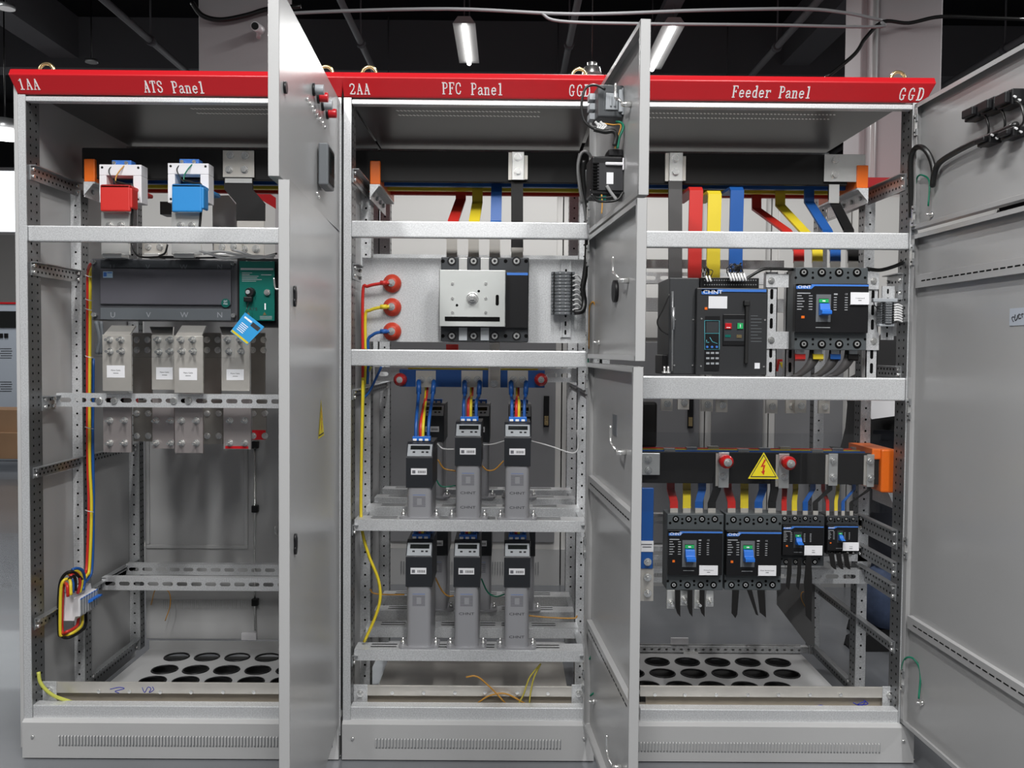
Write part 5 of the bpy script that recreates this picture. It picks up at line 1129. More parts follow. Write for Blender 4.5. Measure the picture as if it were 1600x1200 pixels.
for lab, pts, r_, m_ in (
    ('black cable arching over the GGD letters on the middle cabinet', [(946, 140), (930, 133), (915, 138), (909, 160), (911, 185), (922, 198), (940, 206)], .004, WIRE_K),
    ('black cable bundle between the two door controllers', [(928, 202), (945, 206), (958, 205), (963, 214), (960, 228)], .007, WIRE_K),
    ('yellow wire between the two door controllers', [(944, 193), (958, 195), (970, 196), (965, 215), (961, 232)], .002, WIRE_O),
    ('green wire between the two door controllers', [(962, 190), (971, 192), (974, 200), (968, 215), (965, 232)], .0035, WIRE_G),
    ('grey cable curving beside the lower door controller', [(928, 252), (918, 238), (908, 240), (903, 262), (905, 288), (910, 318)], .005, mat('cable_grey', (.13, .13, .13), .45)),
    ('black cable under the lower door controller', [(924, 303), (932, 313), (948, 315), (965, 312), (974, 300)], .004, WIRE_K),
    ('second black cable under the lower door controller', [(922, 296), (928, 307), (945, 309), (960, 307)], .003, WIRE_K),
    ('white cable under the lower door controller', [(948, 290), (954, 300), (963, 312)], .005, mat('cable_pale', (.3, .3, .3), .45)),
    ('yellow wire below the lower door controller', [(940, 304), (941, 320), (940, 334)], .002, WIRE_O)):
    pcyl(lab, PP(pts, -.25 if 'grey cable' in lab else -.46), r_ * .85, m_, 'wire')
m = MB();
for i in range(4): m.tube(PP([(930 + i * 4, 190 + (i % 2) * 3), (935 + i * 4, 197), (932 + i * 3, 203)], -.46), .0032)
tag(m.build('taped_wires', WIRE_W), 'white taped wire ends beside the upper door controller', 'wire')
# ---------------------------------------------------------------- right cabinet: long copper bars
g = 'tall sleeved bars in the right cabinet'
link('tall black bar left of the red one in the right cabinet', [P(1055, 282, .23), P(1055, 296, .23), P(1055, 440, .2)], .045, .010, mat('black_sleeve_worn', (.035, .033, .033), .5), group=g)
def hook(label, px, py, Y, m_, Yb, yend=440, w_=.044):
    z = P(px, py, Y).z; x = P(px, py, Y).x; pts = [(x, Yb, z + .004), (x, Y + .02, z + .0), (x, Y + .002, z - .012), P(px - 2, 360, Y), P(px - 3, yend, Y)]
    link(label, [V(p) for p in pts], w_, .010, m_, group=g)
hook('tall red bar in the right cabinet', 1088, 293, .17, SHR_R, .50); hook('tall yellow bar in the right cabinet', 1117, 299, .17, SHR_Y, .42); hook('tall blue bar in the right cabinet', 1152, 293, .17, SHR_B, .33, 425)
g = 'slanting bars to the upper right breaker'
def diag(label, c_, xa, ya, xb, yb, Ya, px_b, k_=0):
    pts = [P(xa, ya, Ya), P(xa, ya + 22, Ya), P(xb, yb, .27), P(px_b - 6, 378, .20), P(px_b, 392, .12), P(px_b, 412, .09)]
    link(label, pts[:5] + [P(px_b, 410, .09)], .034, .008, c_, [P(px_b, 408, .09), P(px_b, 420, .09)], group=g)
diag('red bar slanting down to the upper right breaker', SHR_R, 1182, 305, 1228, 360, .5, 1248)
diag('yellow bar slanting down to the upper right breaker', SHR_Y, 1219, 299, 1255, 360, .42, 1277)
diag('blue bar slanting down to the upper right breaker', SHR_B, 1264, 294, 1292, 360, .34, 1305)
diag('black bar slanting down to the upper right breaker', SHR_K, 1302, 290, 1326, 360, .25, 1333)
# mounting uprights
def upright(label, px, Y=.10):
    x0, z0, x1, z1 = rect(*px, Y); m = MB((x0, Y, z0)).box(x0, Y, z0, x1, Y + .003, z1).box(x0, Y, z0, x0 + .003, Y + .03, z1).box(x1 - .003, Y, z0, x1, Y + .03, z1)
    i = 0
    while z0 + .03 + i * .047 < z1 - .02: m.slot(((x0 + x1) / 2, Y, z0 + .03 + i * .047), (0, -1, 0), (0, 0, 1), .034, .005); i += 1
    o = m.build('slotted_upright', [GALV, HOLE]); tag(o, label, 'rail', 'slotted uprights in the right cabinet')
upright('slotted upright between the two upper breakers', (1196, 425, 1214, 588)); upright('slotted upright right of the upper right breaker', (1354, 426, 1372, 590)); upright('slotted upright hidden behind the right edge of the air breaker', (1228, 425, 1243, 588), .2)
for i, (px, nm) in enumerate((((1197, 428, 1232, 449), 'top cross plate behind the two upper breakers'), ((1197, 518, 1232, 545), 'lower cross plate between the two upper breakers'), ((1340, 426, 1373, 452), 'cross plate at the top right of the upper right breaker'), ((1340, 519, 1373, 547), 'cross plate at the bottom right of the upper right breaker'))):
    a = rect(*px, .096); r = thing('cross_plate', nm, 'plate', (a[0], .096, a[1]), 'breaker fixing plates'); o = (a[0], .096, a[1]); MB(o).fbox(*a, .094, .003).build('plate', GALV, r)
    xq = (px[0] + 8) if i < 2 else (px[2] - 8); bolt(r, o, P(xq, (px[1] + px[3]) / 2, .094), .008, .010)
# air circuit breaker
Y = .045; a = rect(1045, 434, 1092, 585, Y + .03); o = (a[0], Y, a[1])
ab = thing('air_circuit_breaker', 'large black air circuit breaker with red and green buttons', 'circuit breaker', o)
MB(o).box(a[0], Y + .03, a[1], a[2], .30, a[3]).build('side_housing', mat('acb_side', (.035, .037, .040), .45), ab, bev=.003)
f = rect(1088, 450, 1199, 586, Y); MB(o).box(f[0], Y, f[1], f[2], .30, f[3]).build('front_housing', mat('acb_front', (.026, .027, .029), .42), ab, bev=.003)
a2 = rect(1094, 434, 1186, 451, Y + .03); MB(o).box(a2[0], Y + .03, a2[1], a2[2], .2, a2[3]).build('terminal_deck', BLACK, ab, bev=.002)
for rr_ in range(2):
    for i in range(22):
        q = P(1101 + i * 3.8, 438 + rr_ * 7, Y + .03); MB(o).cyl(q, q + V((0, -.002, 0)), .0022, 6).build('terminal_screw', GALVD, ab)
m = MB(o); q0 = rect(1096, 452, 1197, 456, Y); m.fbox(*q0, Y - .003, .003, 0); q1 = rect(1096, 452, 1121, 460, Y); m.fbox(*q1, Y - .003, .003, 0)
m.prism([(q1[2], q1[1]), (q1[2] + .012, q0[1]), (q1[2], q0[1])], Y - .003, Y); q = P(1098, 459, Y); m.text('CHNT', (q.x, Y - .0036, q.z), .0118, m=1, sx=1.35); m.build('brand_stripe', [BLUES, WHITE], ab)
def face(nm, px, mt_, d_=.002, par=ab, Yf=Y, bev=0): x = rect(*px, Yf); return MB(o).fbox(*x, Yf - d_, d_).build(nm, mt_, par, bev=bev)
face('white_label', (1107, 463, 1136, 482), PAPER); face('orange_mark', (1101, 480, 1105, 484), ORANGE)
tu = face('trip_unit', (1101, 494, 1124, 579), BLACK, .003)
face('display', (1103, 503, 1122, 520), DGREY, .0045, tu)
m = MB(o)
def pline(m, pts, Yf, r_=.0008): m.tube(PP(pts, Yf), r_, n=4, sub=0)
TURQ = mat('turquoise_line', (.12, .50, .58), .4)
pline(m, [(1101, 501), (1124, 501), (1124, 546), (1101, 546), (1101, 501)], Y - .004); pline(m, [(1101, 521), (1124, 521)], Y - .004); pline(m, [(1109, 527), (1113, 534), (1121, 537)], Y - .004, .0012); pline(m, [(1104, 531), (1104, 535), (1108, 535)], Y - .004, .0012)
m.build('trip_curve', TURQ, tu)
for i in range(3): q = P(1104.5 + i * 7.5, 542, Y); MB(o).cyl((q.x, Y - .003, q.z), (q.x, Y - .006, q.z), .0038, 10).build('blue_key', BLUES, tu)
for i in range(3):
    for j in range(3): face('key', (1103 + i * 7.3, 550 + j * 8.2, 1108 + i * 7.3, 553 + j * 8.2), LGREY, .0045, tu)
bp = face('button_panel', (1129, 491, 1166, 540), BLACK, .004, bev=.002)
face('button_panel_inset', (1131, 499, 1162, 533), DGREY, .0055, bp)
x = rect(1132, 505, 1142, 514, Y); MB(o).fbox(*x, Y - .010, .008, 0).box(x[0] + .004, Y - .0106, x[1] + .003, x[2] - .004, Y - .01, x[1] + .0055, 1).build('red_off_button', [RED, WHITE], bp, bev=.0008)
x = rect(1151, 505, 1160, 514, Y); MB(o).fbox(*x, Y - .010, .008, 0).box((x[0] + x[2]) / 2 - .001, Y - .0106, x[1] + .004, (x[0] + x[2]) / 2 + .001, Y - .01, x[3] - .004, 1).build('green_on_button', [GREENM, WHITE], bp, bev=.0008)
face('state_window', (1132, 523, 1141, 527), GREEN, .007, bp); face('state_window', (1150, 523, 1158, 528), YZINC, .007, bp)
face('charging_handle', (1163, 474, 1168, 568), BLACKM, .014, bev=.002); face('handle_grip', (1161, 470, 1170, 478), BLACKM, .018, bev=.002)
m = MB(o)
for i in range(9): x = rect(1173, 493 + i * 5, 1190 if i % 3 else 1184, 494 + i * 5, Y); m.fbox(*x, Y - .0006, .0006)
m.build('printed_text', MGREY, ab); face('white_sticker', (1179, 567, 1187, 576), PAPER, .001)
for (px, py) in ((1057, 499), (1086, 499), (1096, 498), (1195, 500), (1056, 571), (1085, 571), (1095, 572), (1193, 573)): q = P(px, py, Y - .0); MB(o).cyl((q.x, Y + (.03 if px < 1088 else 0), q.z), (q.x, Y - .003 + (.03 if px < 1088 else 0), q.z), .003, 8).build('screw', ZINC, ab)
MB(o).cyl(P(1051, 455, .05), P(1050, 580, .05), .0035, 8).cyl(P(1052, 480, .05), P(1052, 515, .05), .006, 10).build('drive_rod', GALVD, ab)
tag(MB().tube(PP([(1047, 459), (1035, 485), (1027, 502), (1032, 515), (1044, 523)], .03), .0022).build('wire', WIRE_K), 'thin black wire looping left of the air breaker', 'wire')
a = rect(1035, 554, 1046, 585, .1); tag(MB((a[0], .1, a[1])).box(a[0], .1, a[1], a[2], .25, a[3]).build('side_cover', BLACK, bev=.004), 'small black cover left of the air breaker foot', 'cover')
for px in (1038, 1044): q = P(px, 583, .04); tag(MB(q).cyl(q, q + V((0, 0, .006)), .008, 10).cyl(q + V((0, 0, .006)), q + V((0, 0, .022)), .004, 8).build('stud_bolt', ZINC), 'steel stud bolt on the beam left of the air breaker, %s' % ('outer' if px == 1038 else 'inner'), 'bolt')
# wire tufts
random.seed(3)
def tuft(label, px, py, n, w_, Y_, m_, h_=14, r_=.0014):
    m = MB()
    for i in range(n):
        x = px + (i / (n - 1) - .5) * w_ if n > 1 else px; j = random.uniform(-4, 4)
        m.tube(PP([(x, py), (x + j, py - h_ * random.uniform(.5, .9)), (px + random.uniform(-w_ * .4, w_ * .4), py - h_ * random.uniform(.8, 1.2)), (px + j + random.uniform(-w_ * .3, w_ * .3), py - h_ * .45)], Y_), r_, n=5, sub=4)
    tag(m.build('wire_tuft', m_), label, 'wire', None, 'stuff')
tuft('bundle of black wire ends above the air breaker terminals', 1150, 432, 16, 24, .05, WIRE_K, 18)
tuft('small bundle of black wires above the air breaker left terminals', 1104, 433, 7, 12, .05, WIRE_K, 14)
for i in range(6):
    x = 1139 + i * 4.6; tag(MB().cyl(P(x, 427, .05), P(x + 4, 439, .045), .0034, 8).build('ferrule', WHITE), 'white wire marker above the air breaker terminals, %s' % tb_names[i].replace('top', 'left').replace('leftmost', 'leftmost').replace('topmost', 'leftmost') if i else 'white wire marker above the air breaker terminals, leftmost', 'wire marker', 'white wire markers')
for i in range(2): x = 1103 + i * 5; tag(MB().cyl(P(x, 431, .05), P(x + 3, 440, .045), .003, 8).build('ferrule', WHITE), 'white wire marker at the left of the air breaker top, %s' % ('left', 'right')[i], 'wire marker', 'white wire markers')
pcyl('black conduit running from the air breaker to the upper right breaker', PP([(1165, 437), (1175, 430), (1192, 421), (1208, 420), (1240, 421)], .08), .005, WIRE_K, 'conduit')
pcyl('black cable running along the top rail right of the upper right breaker', [P(1353, 420, .1), P(1375, 422, .1), P(1398, 416, .07), P(1415, 408, .04)], .006, WIRE_K, 'cable')

# moulded case breakers
def mccb(label, px, facepx, Y, n=4, tpx=None, toggle=None, sticker=None, dark=False, stick_txt='', kgrey=DGREY, D=.085, screws=(None, None), holes=True, big=True):
    x0, z0, x1, z1 = rect(*px, Y + .02); r = thing('circuit_breaker', label, 'circuit breaker', (x0, Y, z0), 'moulded case breakers'); o = (x0, Y, z0)
    MB(o).box(x0, Y + .02, z0, x1, Y + .02 + D, z1).build('body', kgrey, r, bev=.002)
    f = rect(*facepx, Y); MB(o).fbox(*f, Y, .03).build('front_cover', BLACK, r, bev=.002)
    w_ = f[2] - f[0]; h_ = f[3] - f[1]
    m = MB(o); hs = h_ * .035; m.box(f[0] + .001, Y - .0012, f[3] - hs - .003, f[2] - .001, Y, f[3] - .003, 0); lw = w_ * .21; m.box(f[0] + .001, Y - .0012, f[3] - .003 - h_ * .095, f[0] + lw, Y, f[3] - .003, 0)
    m.prism([(f[0] + lw, f[3] - .003 - h_ * .095), (f[0] + lw + .010, f[3] - hs - .003), (f[0] + lw, f[3] - hs - .003)], Y - .0012, Y); m.text('CHNT', (f[0] + w_ * .022, Y - .0018, f[3] - .003 - h_ * .082), h_ * .060, m=1, sx=1.15 if big else 1.0)
    m.build('brand_stripe', [BLUES, WHITE], r)
    # toggle
    t = rect(*toggle, Y); rc = MB(o).box(t[0], Y - .001, t[1], t[2], Y, t[3]).build('toggle_recess', MGREY if not dark else DGREY, r); tw, th_ = t[2] - t[0], t[3] - t[1]
    MB(o).box(t[0] + tw * .17, Y - .002, t[1] + th_ * .28, t[2] - tw * .17, Y - .001, t[3] - th_ * .15).build('toggle_slot', BLACKM, rc)
    MB(o).box(t[0] + tw * .18, Y - .004, t[3] - th_ * .30, t[2] - tw * .18, Y - .002, t[3] - th_ * .17, 0).box(t[0] + tw * .4, Y - .0045, t[3] - th_ * .26, t[0] + tw * .6, Y - .004, t[3] - th_ * .22, 1).build('on_mark', [GREENM, WHITE], rc)
    xa, xb = t[0] + tw * .18, t[2] - tw * .16; zt_, zm, zl = t[3] - th_ * .32, t[3] - th_ * .56, t[3] - th_ * .76
    MB(o).prism([(Y - .002, zt_), (Y - .012, zt_ - .002), (Y - .018, zm), (Y - .034, zm - .004), (Y - .034, zl + .003), (Y - .012, zl), (Y - .002, zl)], xa, xb, 'x').build('toggle_lever', BLUEB, rc, bev=.0012)
    # print
    m = MB(o); k0 = w_ / 100
    for i in range(6): m.box(f[0] + 2 * k0, Y - .0006, f[3] - h_ * (.26 + i * .055), f[0] + (8 + (i * 7) % 5) * k0, Y, f[3] - h_ * (.245 + i * .055)); m.box(f[0] + 18 * k0, Y - .0006, f[3] - h_ * (.26 + i * .055), f[0] + 23 * k0, Y, f[3] - h_ * (.245 + i * .055))
    m.box(f[0] + 2 * k0, Y - .0006, f[3] - h_ * .21, f[0] + 20 * k0, Y, f[3] - h_ * .19)
    xr = t[2] + w_ * .04
    for i in range(6): m.box(xr, Y - .0006, f[3] - h_ * (.29 + i * .05), xr + 4 * k0, Y, f[3] - h_ * (.275 + i * .05)); m.box(xr + 15 * k0, Y - .0006, f[3] - h_ * (.29 + i * .05), xr + 19 * k0, Y, f[3] - h_ * (.275 + i * .05))
    if big: m.text('CE', (xr + 15 * k0, Y - .0006, f[3] - h_ * .23), h_ * .035); m.box(xr, Y - .0006, f[3] - h_ * .23, xr + 5 * k0, Y, f[3] - h_ * .20)
    m.box(f[0] + 28 * k0, Y - .0006, f[1] + h_ * .1, f[0] + 48 * k0, Y, f[1] + h_ * .112)
    m.build('printed_text', SILK, r)
    m = MB(o).box(f[0] + 8 * k0, Y - .001, f[1] + h_ * .29, f[0] + 12.5 * k0, Y, f[1] + h_ * .34); m.build('orange_mark', ORANGE, r)
    if sticker:
        s_ = rect(*sticker, Y); m = MB(o).box(s_[0], Y - .006, s_[1], s_[2], Y - .0045, s_[3], 0).box(s_[0], Y - .006, s_[1], s_[2], Y, s_[1] + .002, 0)
        m.text(stick_txt, ((s_[0] + s_[2]) / 2, Y - .0065, (s_[1] + s_[3]) / 2), (s_[3] - s_[1]) * .10, center=True, m=1); m.box((s_[0] + s_[2]) / 2 - .005, Y - .0065, (s_[1] + s_[3]) / 2 - .006, (s_[0] + s_[2]) / 2 + .005, Y - .006, (s_[1] + s_[3]) / 2 - .0045, 1); m.build('name_label', [PAPER, INK], r)
    for k_, ys in enumerate(screws):
        if ys is None: continue
        xs = tpx[k_]
        for px_ in xs:
            q = P(px_, ys, Y + .02); rr_ = (x1 - x0) / n * .24; m = MB(o); m.cyl(q, q + V((0, -.0012, 0)), rr_, 16, 0).cyl(q + V((-.001, -.001, .001)), q + V((-.001, -.005, .001)), rr_ * .55, 12, 1).cyl(q + V((-.001, -.005, .001)), q + V((-.001, -.0055, .001)), rr_ * .25, 6, 0); m.build('terminal_screw', [HOLE, ZINC], r)
        if holes:
            mids = [(a_ + b_) / 2 for a_, b_ in zip(xs, xs[1:])]; sg = 1 if k_ == 0 else -1
            for px_ in mids + [xs[0] - (xs[1] - xs[0]) * .45, xs[-1] + (xs[1] - xs[0]) * .45]:
                q = P(px_, ys + sg * (px[2] - px[0]) * .07, Y + .02); MB(o).cyl(q, q + V((0, -.001, 0)), .0042 if big else .003, 10).build('fixing_hole', HOLE, r)
            for px_ in mids: q = P(px_, ys, Y + .02); MB(o).cyl(q, q + V((0, -.001, 0)), .0035 if big else .0025, 10).build('fixing_hole', HOLE, r)
    return r, o, f
mccb('upper right breaker with blue toggle and white sticker in the right cabinet', (1242, 418, 1355, 547), (1243, 443, 1357, 520), .035, tpx=((1256, 1284, 1311, 1339), (1256, 1284, 1311, 1339)), toggle=(1275, 460, 1298, 503), sticker=(1328, 457, 1357, 477), stick_txt='Compressed', screws=(426, 538), kgrey=mat('breaker_grey', (.07, .08, .085), .42))
TG = ((1074, 1050, 0), )
mccb('lower breaker furthest left in the right cabinet', (1042, 803, 1130, 922), (1044, 829, 1129, 899), .055, tpx=((1056, 1076, 1097, 1117), (1053, 1074, 1095, 1115)), toggle=(1066, 844, 1088, 886), sticker=(1092, 883, 1121, 899), stick_txt='Winding Machine', screws=(811, 914), kgrey=bpy.data.materials['breaker_grey'])
mccb('lower breaker second from left in the right cabinet', (1133, 803, 1221, 922), (1135, 830, 1221, 900), .055, tpx=((1146, 1167, 1188, 1209), (1143, 1165, 1186, 1207)), toggle=(1157, 845, 1179, 886), sticker=(1184, 883, 1212, 900), stick_txt='Water Machine Supply', screws=(812, 914), kgrey=bpy.data.materials['breaker_grey'])
mccb('small lower breaker third from left in the right cabinet', (1220, 805, 1288, 884), (1223, 821, 1287, 868), .07, tpx=((1226, 1242, 1258, 1274), (1228, 1243, 1258, 1273)), toggle=(1240, 831, 1253, 856), sticker=(1256, 852, 1284, 868), stick_txt='Valve', screws=(810, 878), dark=True, big=False, kgrey=DGREY)
mccb('smallest lower breaker furthest right in the right cabinet', (1292, 806, 1341, 866), (1293, 821, 1341, 861), .07, n=4, tpx=((1298, 1310, 1322, 1333), (1300, 1312, 1324, 1333)), toggle=(1308, 829, 1317, 848), sticker=(1316, 847, 1341, 861), stick_txt='Pump', screws=(811, 864), dark=True, big=False, kgrey=DGREY)
# phase barriers
def blade(label, pts, Y_, w_=.07, r_=None):
    poly = PP(pts, Y_); n = len(poly); vs = poly + [p + V((0, .0012, 0)) for p in poly]
    m = MB(poly[0]).add(vs, [tuple(range(n))] + [tuple(range(2 * n - 1, n - 1, -1))] + [(k, (k + 1) % n, n + (k + 1) % n, n + k) for k in range(n)])
    return tag(m.build('phase_barrier', SHR_K), label, 'barrier', 'black phase barriers')
BN = ('left', 'middle', 'right')
for i, x in enumerate((1055, 1074, 1093)): blade('black phase barrier below the furthest left lower breaker, %s' % BN[i], [(x, 922), (x + 8, 922), (x + 8, 964), (x + 3, 958), (x, 948)], .05)
for i, pts in enumerate(([(1144, 922), (1155, 922), (1152, 960), (1149, 966), (1143, 958)], [(1167, 922), (1175, 922), (1185, 962), (1181, 960)], [(1183, 922), (1195, 922), (1197, 965), (1187, 957)])): blade('black phase barrier below the second lower breaker, %s' % BN[i], pts, .05)
for i, (xa, xb, y1) in enumerate(((1228, 1237, 922), (1244, 1252, 922), (1258, 1269, 974))):
    blade('black phase barrier below the third lower breaker, %s' % BN[i], [(xa + 3, 872), (xb, 872), (xb, y1 - 25), (xb - 4, y1), (xa, y1 - 6)] if i < 2 else [(xa + 2, 868), (xb - 2, 868), (xb, 900), (xb - 1, 972), (xa + 1, 962), (xa - 2, 910)], .06)
for i, x in enumerate((1295, 1306, 1317)): blade('black phase barrier below the furthest right lower breaker, %s' % BN[i], [(x, 864), (x + 8, 864), (x + 12, 890), (x + 8, 889), (x + 3, 884)], .06)
for i, x in enumerate((1256, 1287, 1311)): tag(MB().strip([P(x + 18, 546, .1), P(x + 15, 562, .09), P(x + 4, 577, .07), P(x - 12, 588, .05)], (1, .2, 0), .04, .002, sub=5).build('phase_barrier', mat('smoky_strip_%d' % i, (.045, .042, .042), .4)), 'dark curved strip below the upper right breaker, %s' % BN[i], 'barrier', 'dark curved strips')
for i, (x, c_, nm) in enumerate(((1250, SHR_R, 'red'), (1278, SHR_Y, 'yellow'), (1305, SHR_B, 'blue'), (1333, SHR_K, 'black'))):
    r = thing('busbar_link', '%s bar leaving the bottom of the upper right breaker' % nm, 'busbar', P(x, 556, .08), 'bars below the upper right breaker'); o = tuple(P(x, 556, .08))
    MB(o).strip([P(x, 545, .08), P(x, 556, .08)], (1, 0, 0), .026, .006).build('bare_end', LGREY, r)
    MB(o).strip([P(x, 553, .08), P(x, 559, .082), P(x, 561, .11), P(x, 562, .3)], (1, 0, 0), .033, .009).build('sleeve', c_, r)
tag(MB().strip([P(1240, 563, .3), P(1215, 563, .3), P(1212, 580, .3)], (0, 1, 0), .03, .008).build('sleeved_tail', SHR_R), 'red bar running left below the upper right breaker', 'busbar')
tag(MB().strip([P(1225, 566, .36), P(1236, 588, .36)], (1, 0, 0), .034, .008).build('sleeved_tail', SHR_Y), 'yellow bar tail left of the curved strips', 'busbar')
# terminals right
din('short upright rail carrying the terminals in the right cabinet', (1377, 447, 1396, 531), .09)
zq = P(1388, 472, .05).z; xa_, xb_ = P(1376, 490, .05).x, P(1396, 490, .05).x; hq = (zq - P(1388, 506, .05).z) / 9
tt = terminal(xa_, xb_, .045, zq - hq, hq, 'small grey terminal in the right cabinet stack, topmost', 'grey terminals in the right cabinet')
for i in range(1, 9): copy_tree(tt, 'small grey terminal in the right cabinet stack, %s' % tb_names[i if i < 8 else 13], (xa_, .045, zq - hq * (i + 1)))
a = rect(1365, 466, 1403, 472, .04); tag(MB((a[0], .04, a[1])).box(a[0], .04, a[1], a[2], .06, a[3]).build('end_clamp', LGREY, bev=.002), 'grey end clamp above the right cabinet terminals', 'clamp')
a = rect(1374, 506, 1398, 510, .04); tag(MB((a[0], .04, a[1])).box(a[0], .04, a[1], a[2], .06, a[3]).build('end_clamp', LGREY, bev=.002), 'grey end clamp below the right cabinet terminals', 'clamp')
for i in range(7): py = 477 + i * 4; tag(MB().tube(PP([(1396, py), (1403, py - 1), (1410, py + 2)], .04), .0034, n=6).build('wire', WIRE_W), 'short white wire leaving the right cabinet terminals, %s' % tb_names[i], 'wire', 'white wires at the right terminals')
for i, (px) in enumerate(((1394, 457, 1412, 482), (1394, 505, 1418, 525))): a = rect(*px, .11); tag(MB((a[0], .11, a[1])).fbox(*a, .11, .003).build('rail_bracket', GALV), 'galvanised bracket %s the right cabinet terminals' % ('beside', 'below')[i], 'bracket', 'brackets at the right terminals')
pcyl('black cable falling from the right post to the terminals', [P(1424, 330, .01), P(1421, 370, .02), P(1419, 400, .03), P(1423, 430, .03), P(1422, 450, .03), P(1418, 472, .03), P(1413, 490, .04), P(1402, 500, .05)], .0055, WIRE_K)
pcyl('thin black wire loop left of the right cabinet terminals', PP([(1365, 471), (1367, 478), (1375, 484)], .04), .0016, WIRE_K, 'wire')
pcyl('black cable looping from the post onto the right door', [P(1424, 340, .0), P(1423, 290, -.01), P(1423, 250, -.02), P(1430, 232, -.04), P(1442, 231, -.08), P(1453, 245, -.10), P(1459, 268, -.12), M3u @ V((.12, .02, zat(M3u, 1461, 292)))] + [M3u @ V((on(M3u, x, y)[0], .02, on(M3u, x, y)[1])) for x, y in ((1470, 272), (1478, 255), (1500, 240), (1535, 222), (1560, 212), (1600, 195))], .0085, WIRE_K)
pcyl('green earth wire from the post to the upper right door', [P(1430, 290, .0), P(1434, 276, -.02), P(1442, 274, -.05), P(1452, 284, -.08), M3u @ V((on(M3u, 1458, 322)[0], .015, on(M3u, 1458, 322)[1]))], .0026, WIRE_G, 'wire')
pcyl('yellow earth wire beside the right cabinet upper hinge', PP([(1430, 288), (1427, 300), (1426, 325)], -.0), .0022, WIRE_O, 'wire')
pcyl('green earth wire looping onto the lower right door', [P(1409, 1065, .0), P(1410, 1040, -.01), P(1416, 1028, -.03), P(1428, 1030, -.06), P(1438, 1050, -.08), M3l @ V((on(M3l, 1443, 1092)[0], .015, on(M3l, 1443, 1092)[1]))], .003, WIRE_G, 'wire')
pcyl('yellow earth wire at the foot of the right cabinet post', PP([(1408, 1068), (1409, 1045), (1413, 1032)], -.0), .0026, mat('wire_yel', (.5, .45, .1), .4), 'wire')
for (M, d, px, py) in ((M3u, d3u, 1458, 335), (M3l, d3l, 1443, 1098)): u, z = on(M, px, py); MB(o3, M).cyl((u, .002, z), (u, .008, z), .009, 8).cyl((u, .008, z), (u, .022, z), .004, 8).build('earth_stud', ZINC, d)
for (M, d, px, py, oo_) in ((M2m, d2m, 938, 535, o2), (M2l, d2l, 930, 1096, o2)): u, z = on(M, px, py); MB(oo_, M).cyl((u, .002, z), (u, .008, z), .009, 8).cyl((u, .008, z), (u, .022, z), .004, 8).build('earth_stud', ZINC, d)
# indicator backs on upper right door
for i, (px, py, w_, h_, nm) in enumerate(((1527, 172, 28, 20, 'top row left'), (1553, 160, 27, 22, 'top row middle'), (1580, 149, 30, 25, 'top row right'), (1547, 217, 26, 14, 'lower row left'), (1585, 205, 26, 16, 'lower row right'))):
    u0, z0_ = on(M3u, px, py); u1, _z = on(M3u, px + w_ * .78, py); z1_ = zat(M3u, px, py + h_)
    q = M3u @ V((u0, .002, z1_)); r = thing('indicator_body', 'black indicator body on the upper right door, %s' % nm, 'indicator', q, 'indicator bodies on the right door'); o = tuple(q)
    MB(o, M3u).box(u0, .002, z1_, u1, .036, z0_).box(u0 + .01, .036, z1_ + .006, u1 - .006, .05, z0_ - .006).build('body', BLACK, r, bev=.003)
    for k_ in range(2): MB(o, M3u).cyl((u1 + .001, .02 + .012 * k_, z1_ + .012 + .008 * k_), (u1 + .012, .022 + .012 * k_, z1_ + .008 + .008 * k_), .003, 8).build('white_lead', WIRE_W, r)
    if i < 3: pcyl('black wire from the %s indicator body down to the harness' % nm, [M3u @ V((u1, .03, z1_ + .01)), M3u @ V((u1 + .03, .03, z1_ - .01)), M3u @ V((u1 + .035, .025, z1_ - .05)), M3u @ V((u1 - .01, .02, z1_ - .08 + .01 * i))], .003, WIRE_K, 'wire')

# ---------------------------------------------------------------- lower busbar assembly of the right cabinet
Y = .14; x0, z0, x1, z1 = rect(990, 707, 1378, 756, Y); o = (x0, Y, z0)
tag(MB(o).box(x0, Y, z0, x1, Y + .014, z1).build('lower_busbar', SHR_K, bev=.002), 'wide black sleeved busbar above the lower breakers', 'busbar')
for i, (c_, nm) in enumerate(((SHR_B, 'blue'), (SHR_Y, 'yellow'), (SHR_R, 'red'))):
    y = Y + .05 + i * .042; tag(MB((x0, y, z0)).box(x0, y, z0, x1 - .02, y + .010, z1 - .0).build('lower_busbar', c_), '%s busbar edge seen above the wide black busbar' % nm, 'busbar')
for i in range(9):
    px = 1043 + i * 38; q = P(px, 700, Y + .09); tag(MB(q).box(q.x - .018, Y + .05 + (i % 3) * .042 - .006, z1 - .01, q.x + .018, Y + .066 + (i % 3) * .042, z1 + .006).build('bar_clip', GALVD), 'metal clip on the stacked busbar edges, %s' % tb_names[i].replace('topmost', 'leftmost').replace('top', 'left'), 'clip', 'metal clips on busbar edges')
xh0, zh0, xh1, zh1 = rect(1349, 702, 1400, 770, .12)
r = thing('busbar_holder', 'large orange busbar holder at the right of the lower busbars', 'insulator', (xh0, .12, zh0), 'orange busbar holders'); o = (xh0, .12, zh0)
xs_ = P(1377, 735, .12).x
MB(o).box(xs_, .12, zh0, xh1, .34, zh1).build('insulator_block', ORANGE, r, bev=.006)
MB(o).prism([(.13, zh1 - .035), (.13, zh1 + .0), (.34, zh1 + .0), (.34, zh1 - .035)], P(1350, 700, .2).x, xs_, 'x').build('insulator_arm', ORANGE, r, bev=.004)
a = rect(1387, 770, 1404, 797, .12); MB(o).prism([(a[0], a[3]), (a[2], a[3]), (a[2], a[1]), (a[2] - .01, a[1])], .115, .12).box(a[2] - .003, .115, a[1], a[2], .33, a[3]).build('bracket', GALV, r)
